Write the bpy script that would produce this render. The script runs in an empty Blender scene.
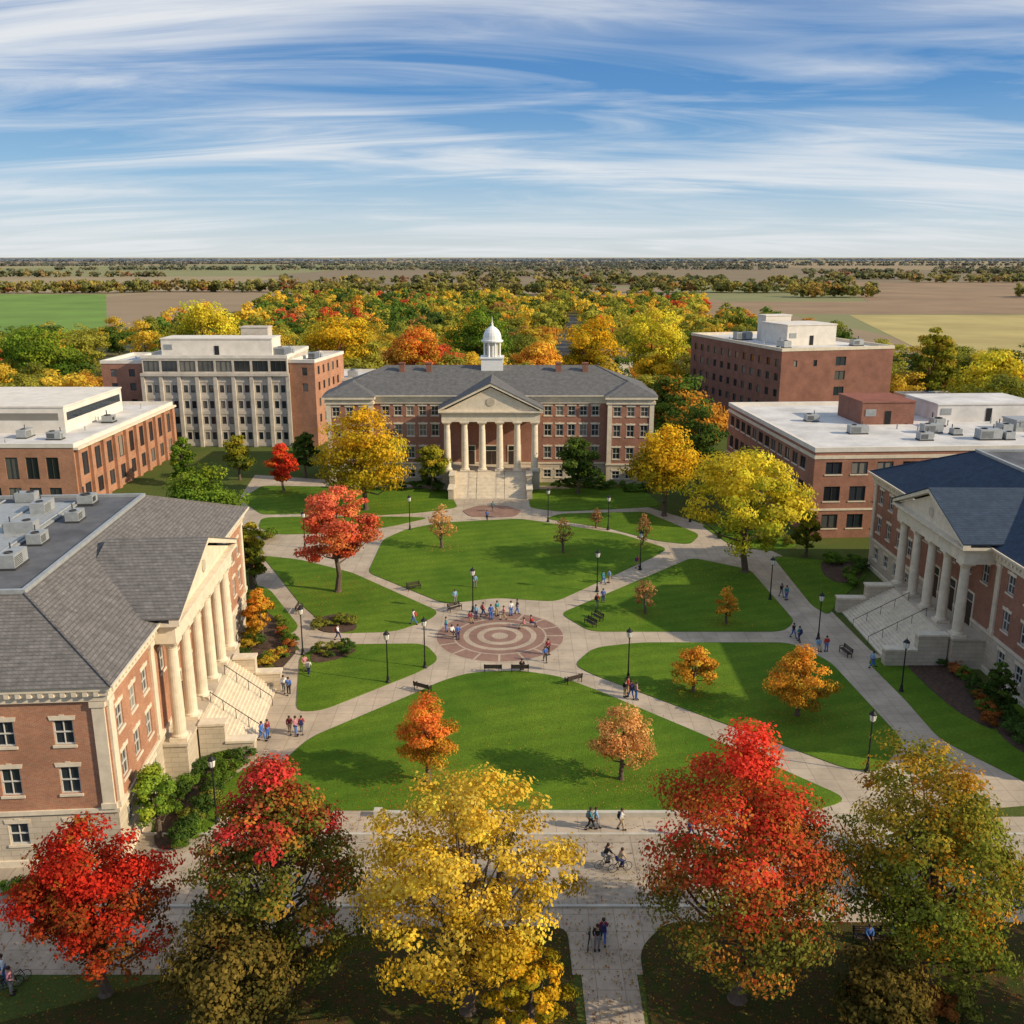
import bpy, bmesh, math, random
import numpy as np
from mathutils import Vector, Matrix
random.seed(7); rng=np.random.default_rng(7)
R=math.radians
scn=bpy.context.scene
COL=scn.collection
H=40.0; FP=950.0; PT=R(15.03); SP=math.sin(PT); CP=math.cos(PT)
def G(u,v,z=0.0):
    a=(v-512)/FP; zc=(H-z)/(SP+a*CP)
    return ((u-512)/FP*zc, zc*(CP-a*SP))
def S(v):
    return H/(SP+(v-512)/FP*CP)/FP
def ZTOP(Y,v):
    a=(v-512)/FP
    return H-Y*(SP+a*CP)/(CP-a*SP)
# ---------------------------------------------------------------- materials
def newmat(name):
    m=bpy.data.materials.new(name); m.use_nodes=True
    nt=m.node_tree; b=nt.nodes['Principled BSDF']
    return m,nt,b
def N(nt,t,**k):
    n=nt.nodes.new(t)
    for a,v in k.items(): setattr(n,a,v)
    return n
def mixc(nt,fac,a,b,bt='MIX'):
    n=nt.nodes.new('ShaderNodeMix'); n.data_type='RGBA'; n.blend_type=bt
    for s,v in ((0,fac),(6,a),(7,b)):
        if hasattr(v,'is_output'): nt.links.new(v,n.inputs[s])
        elif s==0: n.inputs[0].default_value=v
        else: n.inputs[s].default_value=(v[0],v[1],v[2],1)
    return n.outputs[2]
def noise(nt,vec,scale,detail=4,rough=.6):
    n=N(nt,'ShaderNodeTexNoise'); n.inputs['Scale'].default_value=scale
    n.inputs['Detail'].default_value=detail; n.inputs['Roughness'].default_value=rough
    if vec is not None: nt.links.new(vec,n.inputs['Vector'])
    return n.outputs[0]
def ramp(nt,fac,stops):
    r=N(nt,'ShaderNodeValToRGB'); e=r.color_ramp.elements
    while len(e)<len(stops): e.new(.5)
    for i,(p,c) in enumerate(stops):
        e[i].position=p; e[i].color=(c[0],c[1],c[2],1) if not isinstance(c,(int,float)) else (c,c,c,1)
    nt.links.new(fac,r.inputs[0]); return r.outputs[0]
def bump(nt,b,h,st=.3,dist=.05):
    n=N(nt,'ShaderNodeBump'); n.inputs['Strength'].default_value=st; n.inputs['Distance'].default_value=dist
    nt.links.new(h,n.inputs['Height']); nt.links.new(n.outputs[0],b.inputs['Normal'])
def mat(name,c,rough=.8,var=.2,scale=1.5,metal=0,spec=.3):
    m,nt,b=newmat(name); g=N(nt,'ShaderNodeNewGeometry').outputs['Position']
    f=noise(nt,g,scale,4,.65)
    f=ramp(nt,f,[(.3,0),(.7,1)])
    c1=tuple(x*(1-var) for x in c); c2=tuple(min(1,x*(1+var)) for x in c)
    nt.links.new(mixc(nt,f,c1,c2),b.inputs['Base Color'])
    b.inputs['Roughness'].default_value=rough; b.inputs['Metallic'].default_value=metal
    b.inputs['Specular IOR Level'].default_value=spec
    return m
def wallvec(nt):
    g=N(nt,'ShaderNodeNewGeometry').outputs['Position']
    s=N(nt,'ShaderNodeSeparateXYZ'); nt.links.new(g,s.inputs[0])
    a=N(nt,'ShaderNodeMath'); nt.links.new(s.outputs[0],a.inputs[0]); nt.links.new(s.outputs[1],a.inputs[1])
    c=N(nt,'ShaderNodeCombineXYZ'); nt.links.new(a.outputs[0],c.inputs[0]); nt.links.new(s.outputs[2],c.inputs[1])
    return c.outputs[0],g
def bricktex(name,c1,c2,mortar,bw=.26,rh=.085,ms=.012,rough=.85,wall=True,var=.25,vs=.35,off=.5):
    m,nt,b=newmat(name)
    v,g=wallvec(nt)
    if not wall: v=g
    t=N(nt,'ShaderNodeTexBrick'); nt.links.new(v,t.inputs['Vector'])
    t.offset=off
    t.inputs['Color1'].default_value=(*c1,1); t.inputs['Color2'].default_value=(*c2,1); t.inputs['Mortar'].default_value=(*mortar,1)
    t.inputs['Scale'].default_value=1; t.inputs['Brick Width'].default_value=bw; t.inputs['Row Height'].default_value=rh
    t.inputs['Mortar Size'].default_value=ms
    f=noise(nt,g,vs,6,.7); f=ramp(nt,f,[(.3,1-var),(.72,1+var)])
    o=mixc(nt,1.0,t.outputs[0],f,'MULTIPLY')
    nt.links.new(o,b.inputs['Base Color']); b.inputs['Roughness'].default_value=rough
    b.inputs['Specular IOR Level'].default_value=.2
    return m
M={}
M['brick']=bricktex('brick',(.38,.125,.068),(.27,.083,.048),(.36,.28,.21))
M['brick_dark']=bricktex('brick_dark',(.30,.098,.06),(.22,.07,.045),(.27,.2,.15))
M['brick_orange']=bricktex('brick_orange',(.47,.185,.088),(.35,.12,.06),(.42,.32,.23))
M['limestone']=bricktex('limestone',(.58,.49,.37),(.51,.43,.32),(.38,.31,.22),1.2,.42,.02,.8,True,.18)
M['stone']=mat('stone_trim',(.70,.60,.45),.75,.14,1.2)
M['concrete_wall']=mat('concrete_wall',(.52,.46,.38),.85,.18,.6)
M['white_wall']=mat('white_wall',(.70,.64,.55),.8,.12,.5)
M['paving']=bricktex('paving',(.47,.38,.28),(.43,.345,.25),(.32,.25,.18),1.6,1.6,.03,.85,False,.25,.25,0)
M['road']=bricktex('street_surface',(.40,.33,.25),(.37,.305,.23),(.27,.22,.16),4.2,4.2,.05,.9,False,.28,.3,0)
M['asphalt']=mat('asphalt',(.09,.085,.08),.9,.2,.6)
M['paver_red']=bricktex('paver_red',(.29,.16,.12),(.25,.13,.10),(.24,.18,.13),.4,.2,.02,.85,False,.2)
M['paver_light']=bricktex('paver_light',(.47,.37,.28),(.42,.33,.24),(.3,.24,.17),.6,.3,.02,.85,False,.2)
M['slate']=bricktex('grey_slate',(.155,.15,.145),(.13,.125,.12),(.10,.097,.093),.4,.11,.015,.85,True,.28,1.2)
M['slate_warm']=bricktex('warm_slate',(.20,.18,.165),(.155,.14,.13),(.115,.105,.095),.4,.13,.02,.9,True,.3,1.5)
M['slate_blue']=bricktex('blue_slate',(.05,.072,.105),(.04,.058,.086),(.03,.043,.066),.4,.11,.015,.85,True,.25,1.2)
M['membrane']=mat('white_membrane',(.60,.57,.53),.8,.25,.18)
M['roof_dark']=mat('dark_membrane',(.12,.12,.125),.8,.35,.3)
M['metal']=mat('grey_metal',(.38,.39,.38),.55,.15,2,.3)
M['metal_dark']=mat('dark_metal',(.025,.025,.025),.45,.2,3,.4)
M['wood_dark']=mat('dark_wood',(.05,.035,.025),.6,.2,6)
M['kerb']=mat('kerb',(.5,.46,.38),.85,.15,1)
M['mulch']=mat('mulch',(.08,.048,.03),.95,.45,3)
M['frame_white']=mat('frame_white',(.6,.57,.5),.6,.08,3)
M['frame_dark']=mat('frame_dark',(.05,.05,.05),.5,.1,3)
M['white_paint']=mat('white_paint',(.78,.77,.73),.5,.05,2)
M['skin']=mat('skin',(.45,.26,.18),.6,.1,8)
M['hair']=mat('hair',(.05,.03,.02),.7,.2,20)
M['bark']=mat('bark',(.12,.085,.06),.9,.35,5)
M['tyre']=mat('tyre',(.02,.02,.02),.8,.2,5)
M['field_green']=mat('field_green',(.15,.25,.035),.9,.2,.02)
M['field_brown']=mat('field_brown',(.29,.19,.105),.95,.2,.012)
M['field_gold']=mat('field_gold',(.42,.33,.12),.95,.25,.012)
M['forest_floor']=mat('forest_floor',(.12,.11,.035),.95,.4,.1)
def glassmat():
    m,nt,b=newmat('window_glass')
    oi=N(nt,'ShaderNodeObjectInfo'); f=ramp(nt,oi.outputs['Random'],[(0,(.012,.016,.02)),(.55,(.03,.04,.05)),(.72,(.10,.10,.09)),(1,(.26,.24,.2))])
    nt.links.new(f,b.inputs['Base Color']); b.inputs['Roughness'].default_value=.12; b.inputs['Specular IOR Level'].default_value=.7
    return m
M['glass']=glassmat()
def ocmat(name,rough=.85):
    m,nt,b=newmat(name); oi=N(nt,'ShaderNodeObjectInfo')
    nt.links.new(oi.outputs['Color'],b.inputs['Base Color']); b.inputs['Roughness'].default_value=rough; return m
M['cloth']=ocmat('cloth')
def lampmat():
    m,nt,b=newmat('lantern_glass'); b.inputs['Base Color'].default_value=(.75,.73,.65,1); b.inputs['Roughness'].default_value=.3; return m
M['lantern']=lampmat()
def leafmat(name,usecol):
    m,nt,b=newmat(name); out=nt.nodes['Material Output']; nt.nodes.remove(b)
    at=N(nt,'ShaderNodeAttribute',attribute_name='tint'); c=at.outputs['Color']
    if usecol:
        oi=N(nt,'ShaderNodeObjectInfo'); c=mixc(nt,1.0,c,oi.outputs['Color'],'MULTIPLY')
    d=N(nt,'ShaderNodeBsdfDiffuse'); t=N(nt,'ShaderNodeBsdfTranslucent'); x=N(nt,'ShaderNodeMixShader'); x.inputs[0].default_value=.4
    nt.links.new(c,d.inputs[0]); nt.links.new(c,t.inputs[0]); nt.links.new(d.outputs[0],x.inputs[1]); nt.links.new(t.outputs[0],x.inputs[2])
    nt.links.new(x.outputs[0],out.inputs[0]); return m
M['leaf']=leafmat('leaf',False); M['leaf_oc']=leafmat('leaf_by_tree',True)
def grassmat(name,c1,c2,c3,scale=.25,stripe=True,litter=None):
    m,nt,b=newmat(name); g=N(nt,'ShaderNodeNewGeometry').outputs['Position']
    f=ramp(nt,noise(nt,g,scale,5,.7),[(.34,0),(.66,1)]); f2=ramp(nt,noise(nt,g,5,5,.8),[(.38,0),(.62,1)])
    c=mixc(nt,f,c1,c2); n2=N(nt,'ShaderNodeMath',operation='MULTIPLY'); nt.links.new(f2,n2.inputs[0]); n2.inputs[1].default_value=.6
    c=mixc(nt,n2.outputs[0],c,c3)
    if stripe:
        w=N(nt,'ShaderNodeTexWave'); w.inputs['Scale'].default_value=.14; w.inputs['Distortion'].default_value=1.2; w.bands_direction='X'
        mp=N(nt,'ShaderNodeMapping'); mp.inputs['Rotation'].default_value=(0,0,R(72)); nt.links.new(g,mp.inputs[0]); nt.links.new(mp.outputs[0],w.inputs[0])
        s=ramp(nt,w.outputs[0],[(.35,.95),(.65,1.05)]); c=mixc(nt,1.0,c,s,'MULTIPLY')
    if litter:
        l=ramp(nt,noise(nt,g,1.1,6,.8),[(.40,0),(.6,1)]); c=mixc(nt,l,c,litter)
    nt.links.new(c,b.inputs['Base Color']); b.inputs['Roughness'].default_value=.95; b.inputs['Specular IOR Level'].default_value=.1
    bump(nt,b,noise(nt,g,9,4,.7),.8,.12); return m
M['grass']=grassmat('lawn_grass',(.075,.155,.010),(.165,.25,.020),(.045,.10,.009),.10)
M['grass_leafy_shaded']=grassmat('leafy_shaded_grass',(.04,.06,.010),(.06,.08,.012),(.02,.035,.008),.25,False,(.085,.05,.02))  # dark base tones paint tree shade into the grass; brown is leaf litter
M['grass_rough']=grassmat('rough_grass',(.075,.12,.022),(.14,.15,.035),(.05,.07,.016),.08,False)
def groundmat():
    m,nt,b=newmat('farmland'); g=N(nt,'ShaderNodeNewGeometry').outputs['Position']
    mp=N(nt,'ShaderNodeMapping'); mp.inputs['Scale'].default_value=(.0006,.0005,1); nt.links.new(g,mp.inputs[0])
    v=N(nt,'ShaderNodeTexVoronoi'); v.distance='CHEBYCHEV'; v.inputs['Scale'].default_value=1; v.inputs['Randomness'].default_value=.7; nt.links.new(mp.outputs[0],v.inputs[0])
    s=N(nt,'ShaderNodeSeparateColor'); nt.links.new(v.outputs['Color'],s.inputs[0])
    c=ramp(nt,s.outputs[0],[(0,(.27,.19,.12)),(.25,(.36,.28,.16)),(.42,(.22,.17,.11)),(.55,(.20,.24,.09)),(.72,(.31,.22,.14)),(.86,(.24,.25,.11)),(1,(.40,.32,.18))])
    f=ramp(nt,noise(nt,g,.01,5,.6),[(.3,.9),(.7,1.1)]); c=mixc(nt,1.0,c,f,'MULTIPLY')
    nt.links.new(c,b.inputs['Base Color']); b.inputs['Roughness'].default_value=.95; b.inputs['Specular IOR Level'].default_value=.1; return m
M['ground']=groundmat()
# ---------------------------------------------------------------- mesh builder
class MB:
    def __init__(s): s.v=[]; s.f=[]; s.m=[]
    def add(s,vs,fs,mi=0):
        o=len(s.v); s.v+=[tuple(p) for p in vs]; s.f+=[tuple(i+o for i in f) for f in fs]; s.m+=[mi]*len(fs)
    def box(s,x0,x1,y0,y1,z0,z1,mi=0):
        s.add([(x0,y0,z0),(x1,y0,z0),(x1,y1,z0),(x0,y1,z0),(x0,y0,z1),(x1,y0,z1),(x1,y1,z1),(x0,y1,z1)],
              [(0,3,2,1),(4,5,6,7),(0,1,5,4),(1,2,6,5),(2,3,7,6),(3,0,4,7)],mi)
    def extr(s,pts,vec,mi=0):
        n=len(pts); vs=[tuple(p) for p in pts]+[tuple(p[i]+vec[i] for i in range(3)) for p in pts]
        s.add(vs,[tuple(range(n))[::-1],tuple(range(n,2*n))]+[(i,(i+1)%n,n+(i+1)%n,n+i) for i in range(n)],mi)
    def prism(s,poly,z0,z1,mi=0): s.extr([(x,y,z0) for x,y in poly],(0,0,z1-z0),mi)
    def tube(s,p0,p1,r0,r1,n=8,mi=0,cap=True):
        p0=Vector(p0); p1=Vector(p1); d=(p1-p0).normalized()
        a=d.cross(Vector((0,0,1)) if abs(d.z)<.9 else Vector((1,0,0))).normalized(); b=d.cross(a)
        vs=[]
        for p,r in ((p0,r0),(p1,r1)):
            for i in range(n):
                t=2*math.pi*i/n; vs.append(p+a*(math.cos(t)*r)+b*(math.sin(t)*r))
        fs=[(i,(i+1)%n,n+(i+1)%n,n+i) for i in range(n)]
        if cap: fs+=[tuple(range(n))[::-1],tuple(range(n,2*n))]
        s.add(vs,fs,mi)
    def lathe(s,x,y,prof,n=16,mi=0):
        vs=[];fs=[]
        for r,z in prof:
            for i in range(n):
                t=2*math.pi*i/n; vs.append((x+r*math.cos(t),y+r*math.sin(t),z))
        for k in range(len(prof)-1):
            for i in range(n): fs.append((k*n+i,k*n+(i+1)%n,(k+1)*n+(i+1)%n,(k+1)*n+i))
        fs.append(tuple(range(n))[::-1]); o=(len(prof)-1)*n; fs.append(tuple(range(o,o+n)))
        s.add(vs,fs,mi)
    def ring(s,L,W,out,z0,z1,t=.3,mi=0):
        s.box(-out,L+out,-out,t,z0,z1,mi); s.box(-out,L+out,W-t,W+out,z0,z1,mi)
        s.box(-out,t,t,W-t,z0,z1,mi); s.box(L-t,L+out,t,W-t,z0,z1,mi)
    def mesh(s,name,mats):
        me=bpy.data.meshes.new(name); me.from_pydata(s.v,[],s.f)
        for m in mats: me.materials.append(m)
        if len(mats)>1: me.polygons.foreach_set('material_index',s.m)
        bm=bmesh.new(); bm.from_mesh(me); bmesh.ops.recalc_face_normals(bm,faces=bm.faces); bm.to_mesh(me); bm.free()
        me.update(); return me
    def build(s,name,mats,parent=None):
        if not isinstance(mats,(list,tuple)): mats=[mats]
        return link(name,s.mesh(name,mats),parent)
def link(name,data,parent=None,loc=None,rz=0):
    o=bpy.data.objects.new(name,data); COL.objects.link(o)
    if parent is not None: o.parent=parent
    if loc: o.location=loc
    o.rotation_euler=(0,0,rz); return o
def tag(o,label=None,cat=None,group=None,kind=None):
    if label: o['label']=label
    if cat: o['category']=cat
    if group: o['group']=group
    if kind: o['kind']=kind
    return o
def thing(name,label,cat,loc=(0,0,0),rz=0,group=None):
    return tag(link(name,None,None,loc,rz),label,cat,group)
def struct(name,mb,m): o=mb.build(name,m); o['kind']='structure'; return o
def copy_tree(o,parent=None):
    c=o.copy(); COL.objects.link(c)
    if parent is not None: c.parent=parent
    for ch in o.children: copy_tree(ch,c)
    return c
def fillet(p,d=1.6):
    q=[]; n=len(p)
    for i in range(n):
        a=Vector(p[i-1]); b=Vector(p[i]); c=Vector(p[(i+1)%n])
        l0=(a-b).length; l1=(c-b).length; d0=min(d,l0*.4); d1=min(d,l1*.4)
        s=b+(a-b).normalized()*d0; e=b+(c-b).normalized()*d1
        for k in range(5):
            t=k/4; r=s*(1-t)**2+b*2*t*(1-t)+e*t*t; q.append((r.x,r.y))
    return q
# ---------------------------------------------------------------- ground
mb=MB(); mb.add([(-30000,-2000,0),(30000,-2000,0),(30000,60000,0),(-30000,60000,0)],[(0,1,2,3)]); struct('ground',mb,M['ground'])
mb=MB(); mb.add([(-220,-60,.01),(220,-60,.01),(220,238,.01),(-220,238,.01)],[(0,1,2,3)]); struct('campus_grass',mb,M['grass_rough'])
mb=MB(); mb.add([(-240,238,.02),(200,238,.02),(150,400,.02),(120,860,.02),(-200,860,.02),(-240,420,.02)],[(0,1,2,3,4,5)]); struct('woodland_floor',mb,M['forest_floor'])
mb=MB(); mb.prism([(-1200,470),(-190,470),(-235,560),(-450,1080),(-1300,1080)],.0,.06); struct('green_field',mb,M['field_green'])
mb=MB(); mb.prism([(150,900),(330,900),(520,1600),(1500,1600),(900,900),(900,840),(420,700),(200,700)],.0,.05); struct('brown_field',mb,M['field_brown'])
mb=MB(); mb.prism([(160,330),(700,380),(1000,830),(430,690),(240,690)],.0,.08); struct('golden_field',mb,M['field_gold'])
out=[(-160,46),(4,46),(4.2,18),(7.0,18),(7.2,46),(160,46),(160,63.5)]
out+=[G(u,v) for u,v in [(880,818),(1024,806),(1024,745),(900,668),(870,650),(830,610),(800,565),(760,545),(690,520),(640,505),(560,486),(430,486),(300,478),(255,475),(238,500),(250,560),(262,600),(300,650),(262,655),(250,690),(190,800),(150,840)]]+[(-27,63.5),(-160,63.5)]
mb=MB(); mb.prism(out,0,.03); struct('pavement',mb,M['paving'])
mb=MB(); mb.add([(-160,52.0,.034),(160,52.0,.034),(160,59.6,.034),(-160,59.6,.034)],[(0,1,2,3)]); struct('street',mb,M['road'])
mb=MB(); mb.box(-10,22,61.9,62.25,.0,.42); mb.box(-10.2,-9.6,61.8,62.35,0,.6); mb.box(21.6,22.2,61.8,62.35,0,.6)
tag(mb.build('low_stone_wall',M['kerb']),'low pale stone wall along the street edge of the front lawn','wall')
for nm,y in (('kerb_far',59.6),('kerb_near',51.8)):
    mb=MB()
    for i in range(80):
        mb.box(-160+i*4,-160+i*4+3.98,y,y+.22,0,.15)
    struct(nm,mb,M['kerb'])
LAWNS=[
 [(383,540),(405,530),(440,523),(520,519),(620,534),(668,549),(652,558),(556,602),(525,600),(497,598),(465,602),(444,604),(368,573)],
 [(262,556),(300,560),(352,573),(439,612),(430,620),(395,632),(335,634),(300,604)],
 [(300,655),(330,645),(425,644),(440,660),(420,672),(322,711),(296,712)],
 [(440,682),(470,673),(520,671),(560,677),(600,692),(700,734),(850,800),(815,811),(650,811),(380,811),(262,811),(240,800),(310,738),(424,690)],
 [(574,665),(594,648),(640,643),(790,643),(830,662),(904,742),(880,772),(848,770),(740,730),(590,674)],
 [(560,614),(692,558),(750,570),(795,622),(783,632),(680,632),(590,632)],
 [(772,556),(850,563),(868,575),(840,600),(828,616),(812,606)],
 [(865,660),(915,655),(985,690),(1040,715),(1040,790),(940,740),(905,700)],
 [(545,519),(560,514),(645,512),(700,535),(690,545),(655,541),(610,529)],
 [(240,500),(262,486),(400,488),(448,490),(458,508),(420,513),(372,516),(300,514),(262,515)],
 [(528,490),(640,487),(662,506),(640,508),(560,512),(530,508)],
 [(262,518),(300,517),(400,517),(430,518),(390,527),(340,533),(280,535),(258,528)],
 [(700,525),(760,530),(800,545),(770,552),(730,545)],
 [(255,585),(270,590),(300,628),(282,640),(262,622)],
 [(205,800),(250,765),(262,768),(238,800),(200,840),(182,838)],
]
mb=MB()
for p in LAWNS: mb.prism(fillet([G(u,v) for u,v in p],1.5),.0,.09)
struct('lawns',mb,M['grass'])
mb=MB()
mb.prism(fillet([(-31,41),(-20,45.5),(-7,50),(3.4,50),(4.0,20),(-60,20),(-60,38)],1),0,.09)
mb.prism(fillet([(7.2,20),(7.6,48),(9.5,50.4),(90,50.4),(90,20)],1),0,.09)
struct('leafy_shaded_lawns',mb,M['grass_leafy_shaded'])
mb=MB()
for p in [[(195,790),(228,742),(250,748),(240,768),(205,800),(185,850),(150,850),(165,800)],
          [(235,660),(262,610),(275,618),(298,650),(290,660),(262,690),(246,690)],
          [(312,650),(335,648),(360,650),(340,660),(310,665)],
          [(900,660),(940,655),(985,690),(1000,735),(960,715),(930,690)],
          [(985,705),(1060,740),(1060,775),(1000,740)],
          [(820,560),(862,564),(862,580),(840,585),(822,575)],
          [(310,620),(350,612),(360,632),(322,634)]]:
    mb.prism(fillet([G(u,v) for u,v in p],2.5),.0,.13)
struct('planting_beds',mb,M['mulch'])
PC=G(500,636)
mb=MB()
def annulus(r0,r1,z,mi,n=72):
    vs=[];fs=[]
    for i in range(n):
        t=2*math.pi*i/n
        vs+=[(PC[0]+r0*math.cos(t),PC[1]+r0*math.sin(t),z),(PC[0]+r1*math.cos(t),PC[1]+r1*math.sin(t),z)]
    for i in range(n):
        j=(i+1)%n; fs.append((2*i,2*i+1,2*j+1,2*j))
    mb.add(vs,fs,mi)
for r0,r1,mi in ((0.001,.9,1),(.9,1.8,0),(1.8,2.5,1),(2.5,3.4,0),(3.4,4.0,1),(4.0,4.9,0),(4.9,5.1,1),(5.1,6.9,0),(6.9,7.1,1)):
    annulus(r0,r1,.036,mi)
for k in range(16):
    t=2*math.pi*k/16; c,s_=math.cos(t),math.sin(t)
    pts=[]
    for r,w in ((5.12,-.12),(6.88,-.12),(6.88,.12),(5.12,.12)): pts.append((PC[0]+c*r-s_*w,PC[1]+s_*r+c*w,.041))
    mb.add(pts,[(0,1,2,3)],1)
struct('plaza_paving',mb,[M['paver_red'],M['paver_light']])
mb=MB(); q=[G(470,517),G(515,517),G(522,511),G(505,506),G(478,506),G(462,511)]
mb.prism(fillet(q,1),0,.1); struct('apron_paving',mb,M['paver_red'])
# ---------------------------------------------------------------- foliage
def leafmesh(name,P,Nn,size,colr,m):
    n=len(P)
    rv=rng.normal(size=(n,3)); t=np.cross(Nn,rv); t/=np.linalg.norm(t,axis=1)[:,None]+1e-9
    b=np.cross(Nn,t); sz=size*(.7+.6*rng.random((n,1)))
    V=np.empty((n,4,3)); V[:,0]=P-t*sz*.5; V[:,1]=P-b*sz*.36; V[:,2]=P+t*sz*.5; V[:,3]=P+b*sz*.36
    return rawmesh(name,V.reshape(-1,3),np.repeat(colr,4,axis=0),m)
def rawmesh(name,V,C,m):
    nv=len(V); nf=nv//4
    me=bpy.data.meshes.new(name); me.vertices.add(nv); me.vertices.foreach_set('co',V.astype(np.float32).ravel())
    me.loops.add(nv); me.loops.foreach_set('vertex_index',np.arange(nv,dtype=np.int32))
    me.polygons.add(nf); me.polygons.foreach_set('loop_start',np.arange(0,nv,4,dtype=np.int32)); me.polygons.foreach_set('loop_total',np.full(nf,4,dtype=np.int32))
    a=me.attributes.new('tint','FLOAT_COLOR','POINT')
    c=np.ones((nv,4),dtype=np.float32); c[:,:3]=np.clip(C,0,.95); a.data.foreach_set('color',c.ravel())
    me.materials.append(m); me.update(calc_edges=True); return me
def unit(n):
    d=rng.normal(size=(n,3)); return d/np.linalg.norm(d,axis=1)[:,None]
def crown(Rr,Hh,z0,ncl,nleaf,shape='oval'):
    d=unit(ncl); r=.25+.65*rng.random(ncl)**.5
    L=unit(7); A_=.12 if shape in('young','wood','cone') else .30; amp=rng.uniform(-A_,A_,7)
    r=r*(1+(np.maximum(0,d@L.T)**4)@amp)
    t=d[:,2]*r
    w=np.ones(ncl); lo,sp=.16,.17
    if shape=='oval': w=1-.38*t
    elif shape=='maple': w=1.12-.66*t-.28*t*t; lo,sp=.085,.12
    elif shape=='airy': w=1.24-.3*t-.2*t*t; lo,sp=.075,.105
    elif shape=='dense': w=1.14-.3*t-.15*t*t; lo,sp=.10,.13
    elif shape=='young': w=1.02-.55*t; lo,sp=.15,.14; r=r*.95
    elif shape=='cone': w=1-.75*t
    elif shape=='round': w=1-.1*t; lo,sp=.13,.17
    elif shape=='wood': w=1.05-.2*t; lo,sp=.17,.15
    C=np.stack([d[:,0]*r*Rr*w,d[:,1]*r*Rr*w,z0+Hh/2+t*Hh/2*.94],1)
    cr=Rr*(lo+sp*rng.random(ncl))
    ci=rng.choice(ncl,nleaf,p=(cr**1.8)/(cr**1.8).sum())
    o=unit(nleaf); o[:,2]=o[:,2]*.8+.15
    rr=cr[ci]*(.3+.85*rng.random(nleaf)**.6)
    P=C[ci]+o*rr[:,None]*np.array([1.2,1.2,.70])
    out=P-np.array([0,0,z0+Hh*.4]); out/=np.linalg.norm(out,axis=1)[:,None]+1e-6
    Nn=o*.8+out*.6+rng.normal(size=(nleaf,3))*.4; Nn/=np.linalg.norm(Nn,axis=1)[:,None]
    P[:,2]=np.maximum(P[:,2],z0*.75)
    return P,Nn,ci,C
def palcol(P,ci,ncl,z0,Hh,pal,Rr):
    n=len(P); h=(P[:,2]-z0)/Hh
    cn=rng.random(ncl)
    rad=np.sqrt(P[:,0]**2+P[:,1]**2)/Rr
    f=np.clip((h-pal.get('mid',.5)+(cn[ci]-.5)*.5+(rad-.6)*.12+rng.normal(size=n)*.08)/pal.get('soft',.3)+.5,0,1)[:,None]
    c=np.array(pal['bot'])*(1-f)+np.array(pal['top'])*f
    al=rng.random(ncl)<pal.get('altp',.25); al=al[ci]&(rng.random(n)<.7)
    c=np.where(al[:,None],np.array(pal['alt'])*.8+c*.2,c)
    br=(.72+.56*rng.random(ncl))[ci]*(.78+.44*rng.random(n))
    return c*br[:,None]
def trunkmesh(name,Hh,Rr,z0,C,r0,nl=16):
    b=MB(); top=z0+Hh*.62; k=5
    b.tube((0,0,-.05),(0,0,.35),r0*1.5,r0,9,cap=False)
    p=Vector((0,0,.3)); ax=[p]
    for i in range(1,k+1):
        q=Vector((random.uniform(-.05,.05)*Rr,random.uniform(-.05,.05)*Rr,.3+(top-.3)*i/k))
        b.tube(p,q,r0*(1-.8*(i-1)/k),r0*(1-.8*i/k),8,cap=False); p=q; ax.append(q)
    idx=rng.choice(len(C),min(nl,len(C)),replace=False)
    for j in idx:
        c=Vector(C[j]); t=min(.95,max(.25,(c.z*.55)/top)); f=t*k; i=min(k-1,int(f)); s=ax[i].lerp(ax[i+1],f-i)
        rb=r0*.42*(1-.6*t); mid=s.lerp(c,.5)+Vector((0,0,-.06*Hh))
        b.tube(s,mid,rb,rb*.65,6,cap=False); b.tube(mid,c,rb*.65,rb*.2,5,cap=False)
    return b.mesh(name,[M['bark']])
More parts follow.
